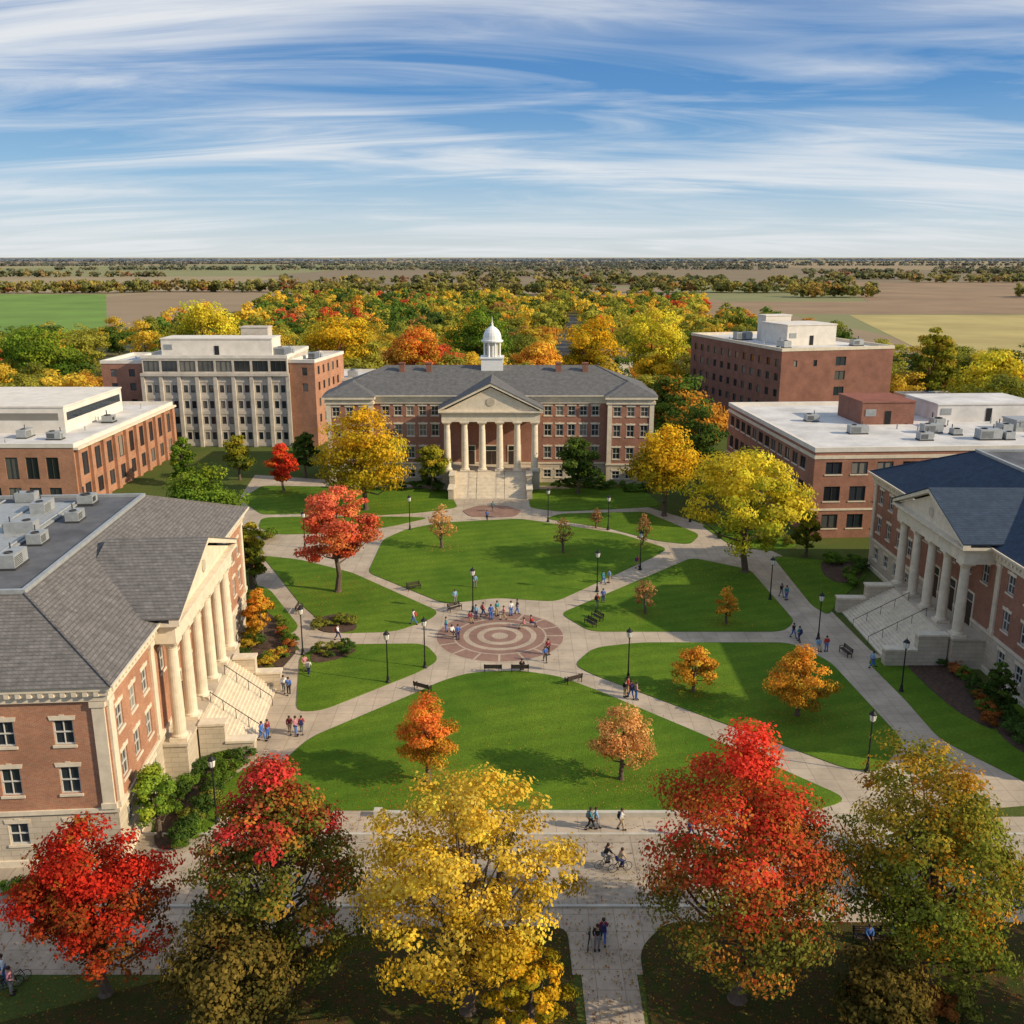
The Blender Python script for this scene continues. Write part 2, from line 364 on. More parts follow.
PAL={
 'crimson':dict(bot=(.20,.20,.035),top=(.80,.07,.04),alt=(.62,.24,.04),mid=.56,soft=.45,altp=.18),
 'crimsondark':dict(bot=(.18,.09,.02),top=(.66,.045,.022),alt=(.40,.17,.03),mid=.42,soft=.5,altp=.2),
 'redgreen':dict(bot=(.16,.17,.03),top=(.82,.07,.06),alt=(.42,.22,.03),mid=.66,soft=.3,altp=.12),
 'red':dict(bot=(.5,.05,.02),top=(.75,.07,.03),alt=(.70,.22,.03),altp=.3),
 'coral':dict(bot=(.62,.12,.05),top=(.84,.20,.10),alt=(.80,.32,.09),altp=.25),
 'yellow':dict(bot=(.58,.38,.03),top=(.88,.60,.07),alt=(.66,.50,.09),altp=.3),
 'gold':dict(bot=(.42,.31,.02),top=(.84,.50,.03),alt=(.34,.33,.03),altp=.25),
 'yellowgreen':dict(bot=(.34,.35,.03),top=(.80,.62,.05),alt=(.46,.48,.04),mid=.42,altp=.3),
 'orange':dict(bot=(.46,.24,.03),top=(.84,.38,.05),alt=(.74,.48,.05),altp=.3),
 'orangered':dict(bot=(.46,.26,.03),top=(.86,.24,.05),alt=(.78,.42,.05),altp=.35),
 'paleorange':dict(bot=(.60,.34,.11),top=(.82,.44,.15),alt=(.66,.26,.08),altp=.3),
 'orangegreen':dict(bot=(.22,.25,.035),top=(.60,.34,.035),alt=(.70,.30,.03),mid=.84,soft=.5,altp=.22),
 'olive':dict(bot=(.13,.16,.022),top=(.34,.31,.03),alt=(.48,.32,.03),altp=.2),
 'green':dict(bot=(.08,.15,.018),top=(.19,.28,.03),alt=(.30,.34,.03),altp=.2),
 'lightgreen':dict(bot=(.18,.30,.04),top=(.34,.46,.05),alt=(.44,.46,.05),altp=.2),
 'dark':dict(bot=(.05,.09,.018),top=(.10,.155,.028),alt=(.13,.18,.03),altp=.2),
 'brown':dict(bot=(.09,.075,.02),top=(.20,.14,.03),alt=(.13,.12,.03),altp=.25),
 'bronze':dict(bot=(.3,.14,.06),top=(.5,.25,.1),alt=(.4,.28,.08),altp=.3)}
def tree(x,y,hh,rr,pal,label,nleaf,leaf,shape='oval',ncl=None,z0f=.2,group=None,name='autumn_tree',r0=None):
    ncl=ncl or int(30+nleaf/220); z0=hh*z0f; Hc=hh-z0
    P,Nn,ci,C=crown(rr*.86,Hc*.98,z0,ncl,nleaf,shape)
    c=palcol(P,ci,ncl,z0,Hc,PAL[pal],rr)
    t=thing(name,label,'tree',(x,y,0),0,group)
    link('crown',leafmesh('crown',P,Nn,leaf,c,M['leaf']),t)
    link('trunk',trunkmesh('trunk',Hc,rr,z0,C,r0 or hh*.022+.05,40 if nleaf>19000 else 14),t)
    return t
def ptree(u,v,vt,wpx,pal,label,nleaf,leaf,shape='oval',**k):
    x,y=G(u,v); hh=ZTOP(y,vt); rr=wpx/2*S(v)
    return tree(x,y,hh,rr,pal,label,nleaf,leaf,shape,**k)
ptree(106,995,800,196,'crimsondark','deep red maple at the lower left corner beside the hall',25000,.21,'maple',z0f=.10,ncl=180)
ptree(286,990,736,184,'redgreen','tall maple with scarlet top and olive green lower crown beside the yellow tree',29000,.21,'maple',z0f=.10,ncl=230)
ptree(468,1012,762,222,'yellow','large bright yellow tree in the foreground beside the street',25000,.22,'airy',z0f=.14,ncl=210)
ptree(737,1000,712,228,'crimson','largest red maple, standing right of the path in the foreground',36000,.21,'maple',z0f=.08,ncl=310)
ptree(922,995,740,196,'orangegreen','olive green tree tinged orange in the lower right foreground',35000,.21,'dense',z0f=.08,ncl=240)
ptree(240,1050,905,160,'brown','shaded brown and olive tree low at the bottom left below the scarlet topped maple',13000,.24,'round',z0f=.12)
ptree(530,1045,935,105,'gold','small golden tree at the bottom edge right of the large yellow tree',7000,.22,'airy',z0f=.12,ncl=70)
ptree(885,1050,950,120,'brown','low shaded brown tree at the bottom right corner',8000,.24,'round',z0f=.12)
for k,(x,y) in enumerate([(36,39.5),(47,44),(40,50.5)]):  # unseen trees added at the right to cast shade on the foreground
    tree(x,y,13,5.2,'olive','olive tree out of view, added to shade the foreground lawn',4000,.4,'round',group='unseen olive trees added for shade')
QT=[]
for a in [(338,592,472,94,'coral','coral red tree on the lawn left of the plaza',12000,.34,'dense',.10,'autumn_tree'),
 (366,510,402,112,'gold','large golden tree left of the columned main hall steps',12000,.46,'round',.10,'golden_tree'),
 (745,572,438,136,'yellowgreen','large yellow green tree on the right side of the lawn',15000,.40,'dense',.12,'autumn_tree'),
 (664,516,417,92,'gold','golden orange tree right of the main hall',9000,.46,'oval',.1,'autumn_tree'),
 (697,500,392,80,'dark','dark green tree behind the golden orange one by the brick block',7000,.5,'round',.1,'green_tree'),
 (578,494,432,50,'dark','compact dark green tree right of the main hall steps',6000,.42,'wood',.06,'green_tree'),
 (432,491,438,38,'olive','small olive tree left of the main hall steps',4500,.42,'wood',.08,'olive_tree'),
 (284,492,440,38,'red','small bright red and orange tree before the concrete block',4500,.4,'oval',.12,'autumn_tree'),
 (205,545,463,88,'green','rounded green tree behind the left hall',10000,.42,'wood',.1,'green_tree'),
 (252,588,508,38,'olive','narrow olive tree at the far end of the left hall',5000,.4,'oval',.08,'olive_tree'),
 (262,640,585,38,'orange','small orange and olive tree at the foot of the left hall far corner',3500,.3,'young',.1,'autumn_tree'),
 (240,480,430,36,'olive','olive tree in front of the concrete block, beside the small red tree',3500,.45,'oval',.1,'olive_tree'),
 (184,485,432,32,'green','green tree between the modern brick building and the concrete block',3500,.45,'oval',.1,'green_tree'),
 (306,478,428,32,'dark','dark green tree against the left wing of the main hall',3000,.45,'oval',.1,'green_tree'),
 (806,556,505,36,'olive','olive tree beside the low brick building corner on the right',3500,.4,'round',.1,'olive_tree'),
 (160,838,752,48,'lightgreen','upright light green tree at the near corner of the left hall',7000,.2,'oval',.05,'green_tree'),
 (996,712,655,32,'dark','dark green conifer beside the right hall steps',3500,.25,'cone',.05,'conifer_tree'),
 (172,560,505,40,'olive','olive tree hidden behind the roof of the left hall',3000,.4,'round',.1,'olive_tree')]:
    ptree(*a[:9],z0f=a[9],name=a[10]); QT.append((*G(a[0],a[1]),a[3]/2*S(a[1]),a[4]))
for a in [(418,398,320,66,'orangered','large orange red tree behind the main hall roof, left of the cupola'),(537,398,336,58,'orange','large orange tree behind the main hall roof, right of the cupola'),
          (985,428,344,82,'yellowgreen','large yellow tree beyond the low brick building at the right edge'),(930,410,322,48,'olive','tall olive tree behind the tall brick block, right side'),
          (660,410,350,60,'gold','golden tree behind the right wing end of the main hall'),(45,395,322,90,'green','large green tree beyond the modern brick building'),
          (590,392,312,74,'gold','tall golden tree far behind the main hall right wing'),(345,390,306,80,'gold','tall golden tree between the concrete block and the cupola'),(205,380,290,80,'yellowgreen','tall yellow green tree behind the concrete block roof'),(480,385,300,70,'green','tall green tree behind the cupola'),(650,385,300,80,'yellowgreen','tall yellow green tree left of the tall brick block')]:
    x,y=G(a[0],a[1]); tree(x,y,ZTOP(y,a[2]),a[3]/2*S(a[1]),a[4],a[5],7000,.75,'wood',z0f=.1)
YG='young trees planted on the quad lawns'
for a in [(442,548,495,32,'paleorange','thin pale orange sapling on the far lawn behind the lamp post',1200,.26),
 (563,553,513,24,'bronze','thin bronze sapling on the right of the far lawn',600,.24),
 (645,614,575,30,'bronze','sparse reddish sapling nearest the right side plaza path',900,.22),
 (726,624,583,28,'orange','small orange sapling under the big yellow green tree',1500,.22),
 (693,692,643,50,'orange','olive orange young tree on the lawn right of the plaza',4200,.22),
 (797,716,641,70,'orange','rounded orange young tree on the right lawn nearest the lamp post',8000,.22),
 (428,782,690,76,'orangered','orange red young tree on the left of the front lawn',10000,.2),
 (621,780,697,72,'paleorange','pale orange young tree in the middle of the front lawn',6500,.19),
 (643,545,513,22,'bronze','thin bronze sapling beside the far right path',600,.26),
 (596,528,506,16,'bronze','tiny sapling beside the main hall lawn path',400,.26)]:
    ptree(*a,'young',z0f=.12,group=YG,name='young_tree',ncl=60); QT.append((*G(a[0],a[1]),a[3]/2*S(a[1]),a[4]))
# ---------------------------------------------------------------- shrubs
SH=[]
for i in range(4):
    P,Nn,ci,C=crown(.72,.95,.02,16,1000,'wood'); P[:,2]=np.maximum(P[:,2],.02)
    br=(.8+.4*rng.random(16))[ci]*(.8+.4*rng.random(len(P)))
    SH.append(leafmesh('foliage',P,Nn,.12,np.repeat(br[:,None],3,1)*.85,M['leaf_oc']))
SC={'green':(.18,.29,.04),'olive':(.30,.30,.05),'dark':(.10,.17,.035),'gold':(.66,.46,.05),'rust':(.55,.2,.05)}
def shrub(u,v,s,c,label,group):
    x,y=G(u,v); o=link('shrub',random.choice(SH),None,(x,y,.1),random.uniform(0,6)); o.scale=(s,s,s*random.uniform(.8,1.1))
    b=random.uniform(.8,1.2); o.color=(*[k*b for k in SC[c]],1); tag(o,label,'shrub',group)
def shrubrow(pts,n,s0,s1,cs,text):
    for i in range(n):
        f=i/(max(1,n-1))*(len(pts)-1); k=min(len(pts)-2,int(f)); f-=k
        u=pts[k][0]*(1-f)+pts[k+1][0]*f+random.uniform(-4,4); v=pts[k][1]*(1-f)+pts[k+1][1]*f+random.uniform(-4,4)
        c=random.choice(cs); nm={'green':'green','olive':'olive','dark':'dark green','gold':'golden','rust':'rust red'}[c]
        shrub(u,v,random.uniform(s0,s1),c,'rounded %s shrub %s'%(nm,text),'%s shrubs %s'%(nm,text))
shrubrow([(180,850),(196,826),(212,796),(240,766)],18,1.0,1.6,['green','green','dark','olive'],'in the bed below the left hall steps')
shrubrow([(174,812),(192,786),(215,768),(232,758)],11,1.0,1.6,['green','dark','green'],'against the columns side of the left hall')
shrubrow([(242,694),(250,655),(258,625),(258,600)],18,1.1,1.8,['green','olive','gold','dark'],'beside the far end of the left hall')
shrubrow([(266,672),(288,650),(280,622)],16,.9,1.4,['olive','gold','rust','green'],'in the mulch bed left of the small lamp lit path')
shrubrow([(316,657),(352,650)],9,.7,1.2,['olive','dark'],'in the small bed at the head of the left lawn')
shrubrow([(318,628),(352,622)],9,.8,1.3,['green','olive'],'in the bed under the coral red tree')
shrubrow([(248,568),(258,550),(275,535)],10,1.2,2.0,['olive','rust','green'],'beside the path behind the left hall')
shrubrow([(905,658),(940,660),(975,690),(990,725)],20,.9,1.5,['dark','green','rust'],'in the bed below the right hall steps')
shrubrow([(1000,712),(1024,745)],7,1.2,1.8,['dark'],'at the base of the right hall near wall')
shrubrow([(828,562),(862,566),(850,582)],12,1.0,1.8,['dark','green'],'at the far corner of the right hall')
shrubrow([(560,487),(600,487),(655,492)],14,1.3,2.1,['green','dark'],'along the foot of the main hall right wing')
shrubrow([(330,486),(400,486),(450,488)],14,1.3,2.1,['green','dark'],'along the foot of the main hall left wing')
shrubrow([(10,898),(50,893),(90,888)],9,.9,1.2,['dark','green'],'in the hedge along the near wall of the left hall')
shrubrow([(850,1010),(900,1018),(960,1012)],9,1.2,1.8,['olive','rust'],'among the fallen leaves at the bottom right')
shrubrow([(720,536),(760,540),(800,545)],9,1.2,1.8,['dark','olive'],'beside the low brick building on the right')
# ---------------------------------------------------------------- buildings
WP={}
def window_proto(w,h,style):
    k=(round(w,2),round(h,2),style)
    if k in WP: return WP[k]
    b=MB(); t=.09
    b.box(-w/2,-w/2+t,.10,.18,0,h); b.box(w/2-t,w/2,.10,.18,0,h); b.box(-w/2+t,w/2-t,.10,.18,0,t); b.box(-w/2+t,w/2-t,.10,.18,h-t,h)
    if style=='sash':
        b.box(-w/2+t,w/2-t,.09,.17,h*.5-.04,h*.5+.04); b.box(-.03,.03,.11,.17,t,h-t)
    else:
        n=max(1,int(round(w/1.3)))
        for i in range(1,n): x=-w/2+w*i/n; b.box(x-.04,x+.04,.09,.17,t,h-t)
    g=MB(); g.add([(-w/2+.02,.175,.02),(w/2-.02,.175,.02),(w/2-.02,.175,h-.02),(-w/2+.02,.175,h-.02)],[(0,1,2,3)])
    s=MB(); s.box(-w/2-.12,w/2+.12,-.09,.09,-.18,-.004); l=MB()
    l.extr([(-w/2-.15,-.05,h+.004),(w/2+.15,-.05,h+.004),(w/2+.22,-.05,h+.30),(.15,-.05,h+.30),(.18,-.05,h+.38),(-.18,-.05,h+.38),(-.15,-.05,h+.30),(-w/2-.22,-.05,h+.30)],(0,.12,0))
    fm=M['frame_white'] if style=='sash' else M['frame_dark']
    WP[k]=(b.mesh('window',[fm]),g.mesh('pane',[M['glass']]),s.mesh('sill',[M['stone']]),l.mesh('lintel',[M['stone']]) if style=='sash' else None)
    return WP[k]
def sideframe(side,L,W):
    return [((0,0),0),((L,0),R(90)),((L,W),R(180)),((0,W),R(-90))][side]
def put_proto(root,pr,loc,rz,sill=True):
    o=link('window',pr[0],root,loc,rz); link('pane',pr[1],o)
    if sill:
        link('sill',pr[2],o)
        if pr[3]: link('lintel',pr[3],o)
def put_window(root,side,L,W,s,z,w,h,style,sill=True):
    (ox,oy),rz=sideframe(side,L,W); c,sn=math.cos(rz),math.sin(rz)
    put_proto(root,window_proto(w,h,style),(ox+c*s,oy+sn*s,z),rz,sill)
def walls(root,L,W,Hh,ops,mats,zb=0,name='wall',depth=.24,sides=(0,1,2,3)):
    b=MB()
    for sd in sides:
        (ox,oy),rz=sideframe(sd,L,W); c,sn=math.cos(rz),math.sin(rz); ln=L if sd in(0,2) else W
        def tr(s,d,z): return (ox+c*s-sn*d,oy+sn*s+c*d,z)
        op=ops.get(sd,[]); xs=sorted({0,ln}|{o[0] for o in op}|{o[1] for o in op}); zs=sorted({0,Hh}|({zb} if zb else set())|{o[2] for o in op}|{o[3] for o in op})
        for i in range(len(xs)-1):
            for j in range(len(zs)-1):
                xm=(xs[i]+xs[i+1])/2; zm=(zs[j]+zs[j+1])/2
                if any(o[0]<xm<o[1] and o[2]<zm<o[3] for o in op): continue
                b.add([tr(xs[i],0,zs[j]),tr(xs[i+1],0,zs[j]),tr(xs[i+1],0,zs[j+1]),tr(xs[i],0,zs[j+1])],[(0,1,2,3)],1 if zm<zb else 0)
        for o in op:
            s0,s1,z0,z1=o; mi=1 if (z0+z1)/2<zb else 0
            for p,q in (((s0,z0),(s1,z0)),((s1,z0),(s1,z1)),((s1,z1),(s0,z1)),((s0,z1),(s0,z0))):
                b.add([tr(p[0],0,p[1]),tr(q[0],0,q[1]),tr(q[0],depth,q[1]),tr(p[0],depth,p[1])],[(0,1,2,3)],mi)
    me=bpy.data.meshes.new(name); me.from_pydata(b.v,[],b.f)
    for m in mats: me.materials.append(m)
    me.polygons.foreach_set('material_index',b.m); return link(name,me,root)
def grid(s0,s1,n,w,rows):
    o=[]
    for i in range(n):
        c=s0+(s1-s0)*(i+.5)/n
        for z0,z1 in rows: o.append((c-w/2,c+w/2,z0,z1))
    return o
def winfill(root,L,W,ops,style='sash',sill=True):
    for sd,op in ops.items():
        for s0,s1,z0,z1 in op: put_window(root,sd,L,W,(s0+s1)/2,z0,s1-s0,z1-z0,style,sill)
def unit_mesh(k):
    b=MB(); L,W,h=[(2.6,1.8,1.5),(3.8,2.0,1.8),(1.6,1.6,1.1)][k]
    b.box(-L/2-.1,L/2+.1,-W/2-.1,W/2+.1,0,.22,1); b.box(-L/2,L/2,-W/2,W/2,.22,h)
    for i in range(6): z=.4+i*(h-.6)/6; b.box(-L/2+.15,L/2*.2,-W/2-.04,-W/2+.02,z,z+.07,1)
    b.box(L*.25,L/2+.35,-W*.3,W*.3,.5,h*.8)
    b.lathe(-L*.2,0,[(.5,h),(.5,h+.14),(.42,h+.14),(.42,h+.03)],14,1)
    b.tube((L*.3,W*.3,h),(L*.3,W*.3,h+.7),.09,.09,8,1)
    return b.mesh('rooftop_unit',[M['metal'],M['frame_dark']])
UM=[unit_mesh(k) for k in range(3)]
def units(root,spots,z):
    for x,y,k,s in spots:
        o=link('rooftop_unit',UM[k],root,(x,y,z),random.choice([0,R(90)])); o.scale=(s,s,s)
def hiproof(root,L,W,z0,rise,inset,over,mat_,flat,name='roof'):
    b=MB(); a=over
    b.add([(-a,-a,z0),(L+a,-a,z0),(L+a,W+a,z0),(-a,W+a,z0),(inset,inset,z0+rise),(L-inset,inset,z0+rise),(L-inset,W-inset,z0+rise),(inset,W-inset,z0+rise)],
      [(0,1,5,4),(1,2,6,5),(2,3,7,6),(3,0,4,7)],0)
    b.add([(inset,inset,z0+rise-.02),(L-inset,inset,z0+rise-.02),(L-inset,W-inset,z0+rise-.02),(inset,W-inset,z0+rise-.02)],[(0,1,2,3)],1)
    b.add([(-a,-a,z0),(L+a,-a,z0),(L+a,W+a,z0),(-a,W+a,z0)],[(3,2,1,0)],1)
    o=b.build(name,[mat_,flat],root)
    if inset*2<W-.5:
        c=MB(); c.box(inset-.15,L-inset+.15,inset-.15,inset+.2,z0+rise-.05,z0+rise+.25); c.box(inset-.15,L-inset+.15,W-inset-.2,W-inset+.15,z0+rise-.05,z0+rise+.25)
        c.box(inset-.15,inset+.2,inset+.2,W-inset-.2,z0+rise-.05,z0+rise+.25); c.box(L-inset-.2,L-inset+.15,inset+.2,W-inset-.2,z0+rise-.05,z0+rise+.25)
        c.build('roof_kerb',M['metal'],o)
    for (ax,ay),(bx,by) in (((-a,-a),(inset,inset)),((L+a,-a),(L-inset,inset))):
        r=MB(); r.tube((ax,ay,z0+.02),(bx,by,z0+rise+.02),.11,.11,5); r.build('hip_ridge',mat_,o)
    g=MB(); g.box(-a-.12,L+a+.12,-a-.14,-a-.003,z0-.06,z0+.1); g.build('gutter',M['stone'],o)
    return o
def portico(root,x0,x1,ztop,zf,ncol,proj,apex,roofmat,back,rc=.5,steps=18,tread=.3,cornice=1.8,si=.9):
    w=x1-x0
    p=MB(); p.box(x0,x1,-proj-.7,-.004,0,zf-.22); p.box(x0-.12,x1+.12,-proj-.82,-.004,zf-.22,zf-.003); p.build('porch_floor',M['limestone'],root)
    zc=ztop-cornice
    for i in range(ncol):
        x=x0+.9+(w-1.8)*i/(ncol-1)
        b=MB(); hh=zc-zf
        b.box(x-rc*1.35,x+rc*1.35,-proj-rc*1.35,-proj+rc*1.35,zf+.002,zf+.28)
        b.lathe(x,-proj,[(rc*1.25,zf+.28),(rc*1.25,zf+.42),(rc*1.02,zf+.52),(rc,zf+.6),(rc*.98,zf+hh*.4),(rc*.84,zc-.75),(rc*.9,zc-.7),(rc*.86,zc-.62),(rc*1.2,zc-.3),(rc*1.25,zc-.22)],18)
        b.box(x-rc*1.3,x+rc*1.3,-proj-rc*1.3,-proj+rc*1.3,zc-.22,zc-.002)
        b.build('column',M['stone'],root)
    e=MB(); e.box(x0,x1,-proj-.65,-.006,zc,ztop-.5); e.box(x0-.2,x1+.2,-proj-.85,-.006,ztop-.5,ztop-.25); e.box(x0-.5,x1+.5,-proj-1.15,-.006,ztop-.25,ztop)
    n=int(w/.55)
    for i in range(n): xx=x0+w*(i+.5)/n; e.box(xx-.13,xx+.13,-proj-1.0,-proj-.84,ztop-.47,ztop-.255)
    e.build('entablature',M['stone'],root)
    xm=(x0+x1)/2; hw=w/2+.5
    t=MB(); t.extr([(x0+.3,-proj-.55,ztop+.002),(x1-.3,-proj-.55,ztop+.002),(xm,-proj-.55,ztop+apex*.93)],(0,.4,0))
    pd=t.build('pediment',M['stone'],root)
    rk=MB()
    pts=[(xm-hw,-proj-1.15,ztop+.004),(xm,-proj-1.15,ztop+apex),(xm+hw,-proj-1.15,ztop+.004),(xm+hw,-proj-1.15,ztop+.324),(xm,-proj-1.15,ztop+apex+.42),(xm-hw,-proj-1.15,ztop+.324)]
    rk.extr(pts,(0,.75,0))
    rk.build('raking_cornice',M['stone'],pd)
    md=MB(); md.tube((xm,-proj-.64,ztop+apex*.36),(xm,-proj-.552,ztop+apex*.36),apex*.17,apex*.17,20); md.build('medallion',M['limestone'],pd)
    g=MB(); zz=.45
    g.extr([(xm-hw-.05,-proj-1.2,ztop+.33),(xm,-proj-1.2,ztop+apex+zz),(xm+hw+.05,-proj-1.2,ztop+.33),(xm+hw+.05,-proj-1.2,ztop+.45),(xm,-proj-1.2,ztop+apex+zz+.12),(xm-hw-.05,-proj-1.2,ztop+.45)],(0,proj+1.2+back,0))
    g.build('portico_roof',roofmat,root)
    s=MB(); n=steps; rise=zf/n
    prof=[(x0+si,-proj-.84,0),(x0+si,-proj-.84,zf-rise)]
    for i in range(n-1):
        y0=-proj-.84-(i+1)*tread; z=zf-rise*(i+1)
        prof.append((x0+si,y0,z)); prof.append((x0+si,y0,z-rise))
    s.extr(prof,(w-2*si,0,0)); s.build('entrance_steps',M['stone'],root)
    for xa,xb in ((x0+si-.95,x0+si-.02),(x1-si+.02,x1-si+.95)):
        c=MB(); y1=-proj-.86; yl=y1-steps*tread*.5; y2=y1-steps*tread-.2
        pr=[(xa,y1,0),(xa,y1,zf*.98),(xa,yl,zf*.98),(xa,yl,zf*.5),(xa,y2,zf*.5),(xa,y2,0)]
        c.extr(pr,(xb-xa,0,0)); cw=c.build('step_wall',M['limestone'],root)
        c=MB(); c.box(xa-.1,xb+.1,yl-.1,y1-.003,zf*.98+.003,zf*.98+.2); c.build('coping',M['stone'],cw)
        c=MB(); c.box(xa-.1,xb+.1,y2-.1,yl-.003,zf*.5+.003,zf*.5+.2); c.build('coping',M['stone'],cw)
    for fx in (.36,.64):
        r=MB(); xr_=x0+w*fx; a=Vector((xr_,-proj-.9,zf+.9)); c=Vector((xr_,-proj-.8-steps*tread,.95))
        r.tube(a,c,.035,.035,6)
        for k in range(5):
            p_=a.lerp(c,k/4); r.tube((p_.x,p_.y,max(0,p_.z-.95)),p_,.03,.03,6)
        r.build('handrail',M['metal_dark'],root)
    for i in range(3):
        x=xm+(i-1)*w*.24
        d=MB(); d.box(x-1.25,x+1.25,-.10,-.01,zf+.002,zf+3.6); dd=d.build('door_frame',M['stone'],root)
        for sg in (-1,1):
            d=MB(); d.box(x+sg*.53-.5,x+sg*.53+.5,-.15,-.104,zf+.02,zf+2.5); de=d.build('door',M['wood_dark'],dd)
        d=MB(); d.add([(x-1.05,-.106,zf+2.6),(x+1.05,-.106,zf+2.6),(x+1.05,-.106,zf+3.4),(x-1.05,-.106,zf+3.4)],[(0,1,2,3)]); d.build('fanlight',M['glass'],dd)
def trims(root,L,W,Hh,zb,out=.55):
    b=MB(); b.ring(L,W,.22,Hh-1.25,Hh-.8,.2); b.ring(L,W,.38,Hh-.8,Hh-.42,.2); b.ring(L,W,out,Hh-.42,Hh-.002,.2)
    for i in range(int(L/.7)): x=(i+.5)*.7; b.box(x-.15,x+.15,-.52,-.385,Hh-.78,Hh-.425)
    for i in range(int(W/.7)):
        y=(i+.5)*.7; b.box(-.52,-.385,y-.15,y+.15,Hh-.78,Hh-.425); b.box(L+.385,L+.52,y-.15,y+.15,Hh-.78,Hh-.425)
    b.build('cornice',M['stone'],root)
    b=MB(); b.ring(L,W,.14,zb-.16,zb+.14,.1); b.build('string_course',M['stone'],root)
    b=MB(); b.ring(L,W,.16,0,.5,.1); b.build('plinth',M['stone'],root)
def pilasters(root,L,W,side,ss,z0,z1,w=.8,out=.16,m='stone'):
    (ox,oy),rz=sideframe(side,L,W)
    for s in ss:
        b=MB(); b.box(s-w/2,s+w/2,-out,.05,z0,z1); b.box(s-w/2-.1,s+w/2+.1,-out-.08,.04,z1-.4,z1-.003); b.box(s-w/2-.1,s+w/2+.1,-out-.08,.04,z0,z0+.4)
        o=b.build('pilaster',M[m],root); o.location=(ox,oy,0); o.rotation_euler=(0,0,rz)
# --- left hall
HL=43.5; WL=36; ZL=13.4
t=thing('columned_hall','brick hall with cream stone columns and grey slate hip roof at the left foreground','building',(-26.5,56.6,0),R(94.2))
rows=[(1.7,3.3),(5.4,7.4),(9.0,10.8)]
ops={0:grid(.8,9.2,3,1.25,rows)+grid(10.2,30.2,5,1.3,[(8.7,10.6)])+grid(31,42.6,4,1.25,rows),3:grid(1,35,9,1.3,rows),1:grid(1,35,8,1.3,rows)}
walls(t,HL,WL,ZL,ops,[M['brick_orange'],M['limestone']],4.1)
winfill(t,HL,WL,ops)
trims(t,HL,WL,ZL,4.1)
pilasters(t,HL,WL,0,[.5,9.7,30.8,43.0],4.25,12.1); pilasters(t,HL,WL,3,[.5,35.5],4.25,12.1)
hiproof(t,HL,WL,ZL,3.6,7.6,.75,M['slate_warm'],M['roof_dark'])
portico(t,10.3,30.2,ZL+.06,3.3,6,1.15,3.2,M['slate_warm'],6.0,.5,16,.26,si=3.8)
units(t,[(14,11,1,.65),(17,15,0,.75),(20,11.5,0,.65),(23,14,1,.65),(12.5,17,2,.8),(27,11,0,.65),(30,15,1,.65),(25,19,2,.9),(16,21,1,.7),(33,12,2,.9),(21,22,0,.7),(29,22,1,.7),(13,26,2,.8),(19,27,0,.7),(34,18,0,.7)],ZL+3.6)
pt=MB()
for y in (13,16.5,20): pt.tube((12,y,ZL+3.9),(34,y,ZL+3.9),.09,.09,6)
pt.box(12.5,33,12.7,20.3,ZL+3.65,ZL+3.8)
pt.build('roof_duct',M['metal'],t)
# --- right hall
HR=56; WR=34
t=thing('columned_hall','brick hall with grey stone portico and dark blue slate roof at the right edge','building',(47.6,121,0),R(-90.8))
rows=[(1.7,3.3),(5.4,7.4),(9.2,11.0)]
ops={0:grid(.8,14.2,4,1.3,rows)+grid(15,33,5,1.3,[(8.6,10.5)])+grid(34.5,55,6,1.3,rows),3:grid(1,33,8,1.3,rows)}
walls(t,HR,WR,12.8,ops,[M['brick'],M['limestone']],4.1); winfill(t,HR,WR,ops); trims(t,HR,WR,12.8,4.1)
pilasters(t,HR,WR,0,[.5,14.3,33.9,55.5],4.25,11.5,.7)
hiproof(t,HR,WR,12.8,4.6,8.5,.75,M['slate_blue'],M['roof_dark'])
portico(t,15.8,33.0,12.86,3.3,5,2.5,3.3,M['slate_blue'],6.3,.52,18,.33,si=1.6)
# --- main hall
LM=58; WM=19
t=thing('main_hall','long brick main hall with white cupola and columned portico at the end of the quad','building',(-32.9,170,0),0)
rows=[(4.6,6.7),(8.7,10.8),(12.4,14.1)]; br=[(1.0,2.4)]
ops={0:grid(9.0,20.1,5,1.35,rows+br)+grid(38.3,49.0,5,1.35,rows+br)+grid(21.3,37.3,5,1.3,[(12.2,13.4)]),1:grid(1,18,5,1.35,rows),3:grid(1,18,5,1.35,rows)}
walls(t,LM,WM,16,ops,[M['brick'],M['limestone']],3.6); winfill(t,LM,WM,ops)
b=MB(); b.ring(LM,WM,.25,14.6,15.1,.2); b.ring(LM,WM,.6,15.5,15.998,.2); b.ring(LM,WM,.4,15.1,15.5,.2); b.build('cornice',M['stone'],t)
b=MB(); b.ring(LM,WM,.12,3.5,3.8,.1); b.build('string_course',M['stone'],t)
hiproof(t,LM,WM,16,4.4,9.45,.8,M['slate'],M['slate'])
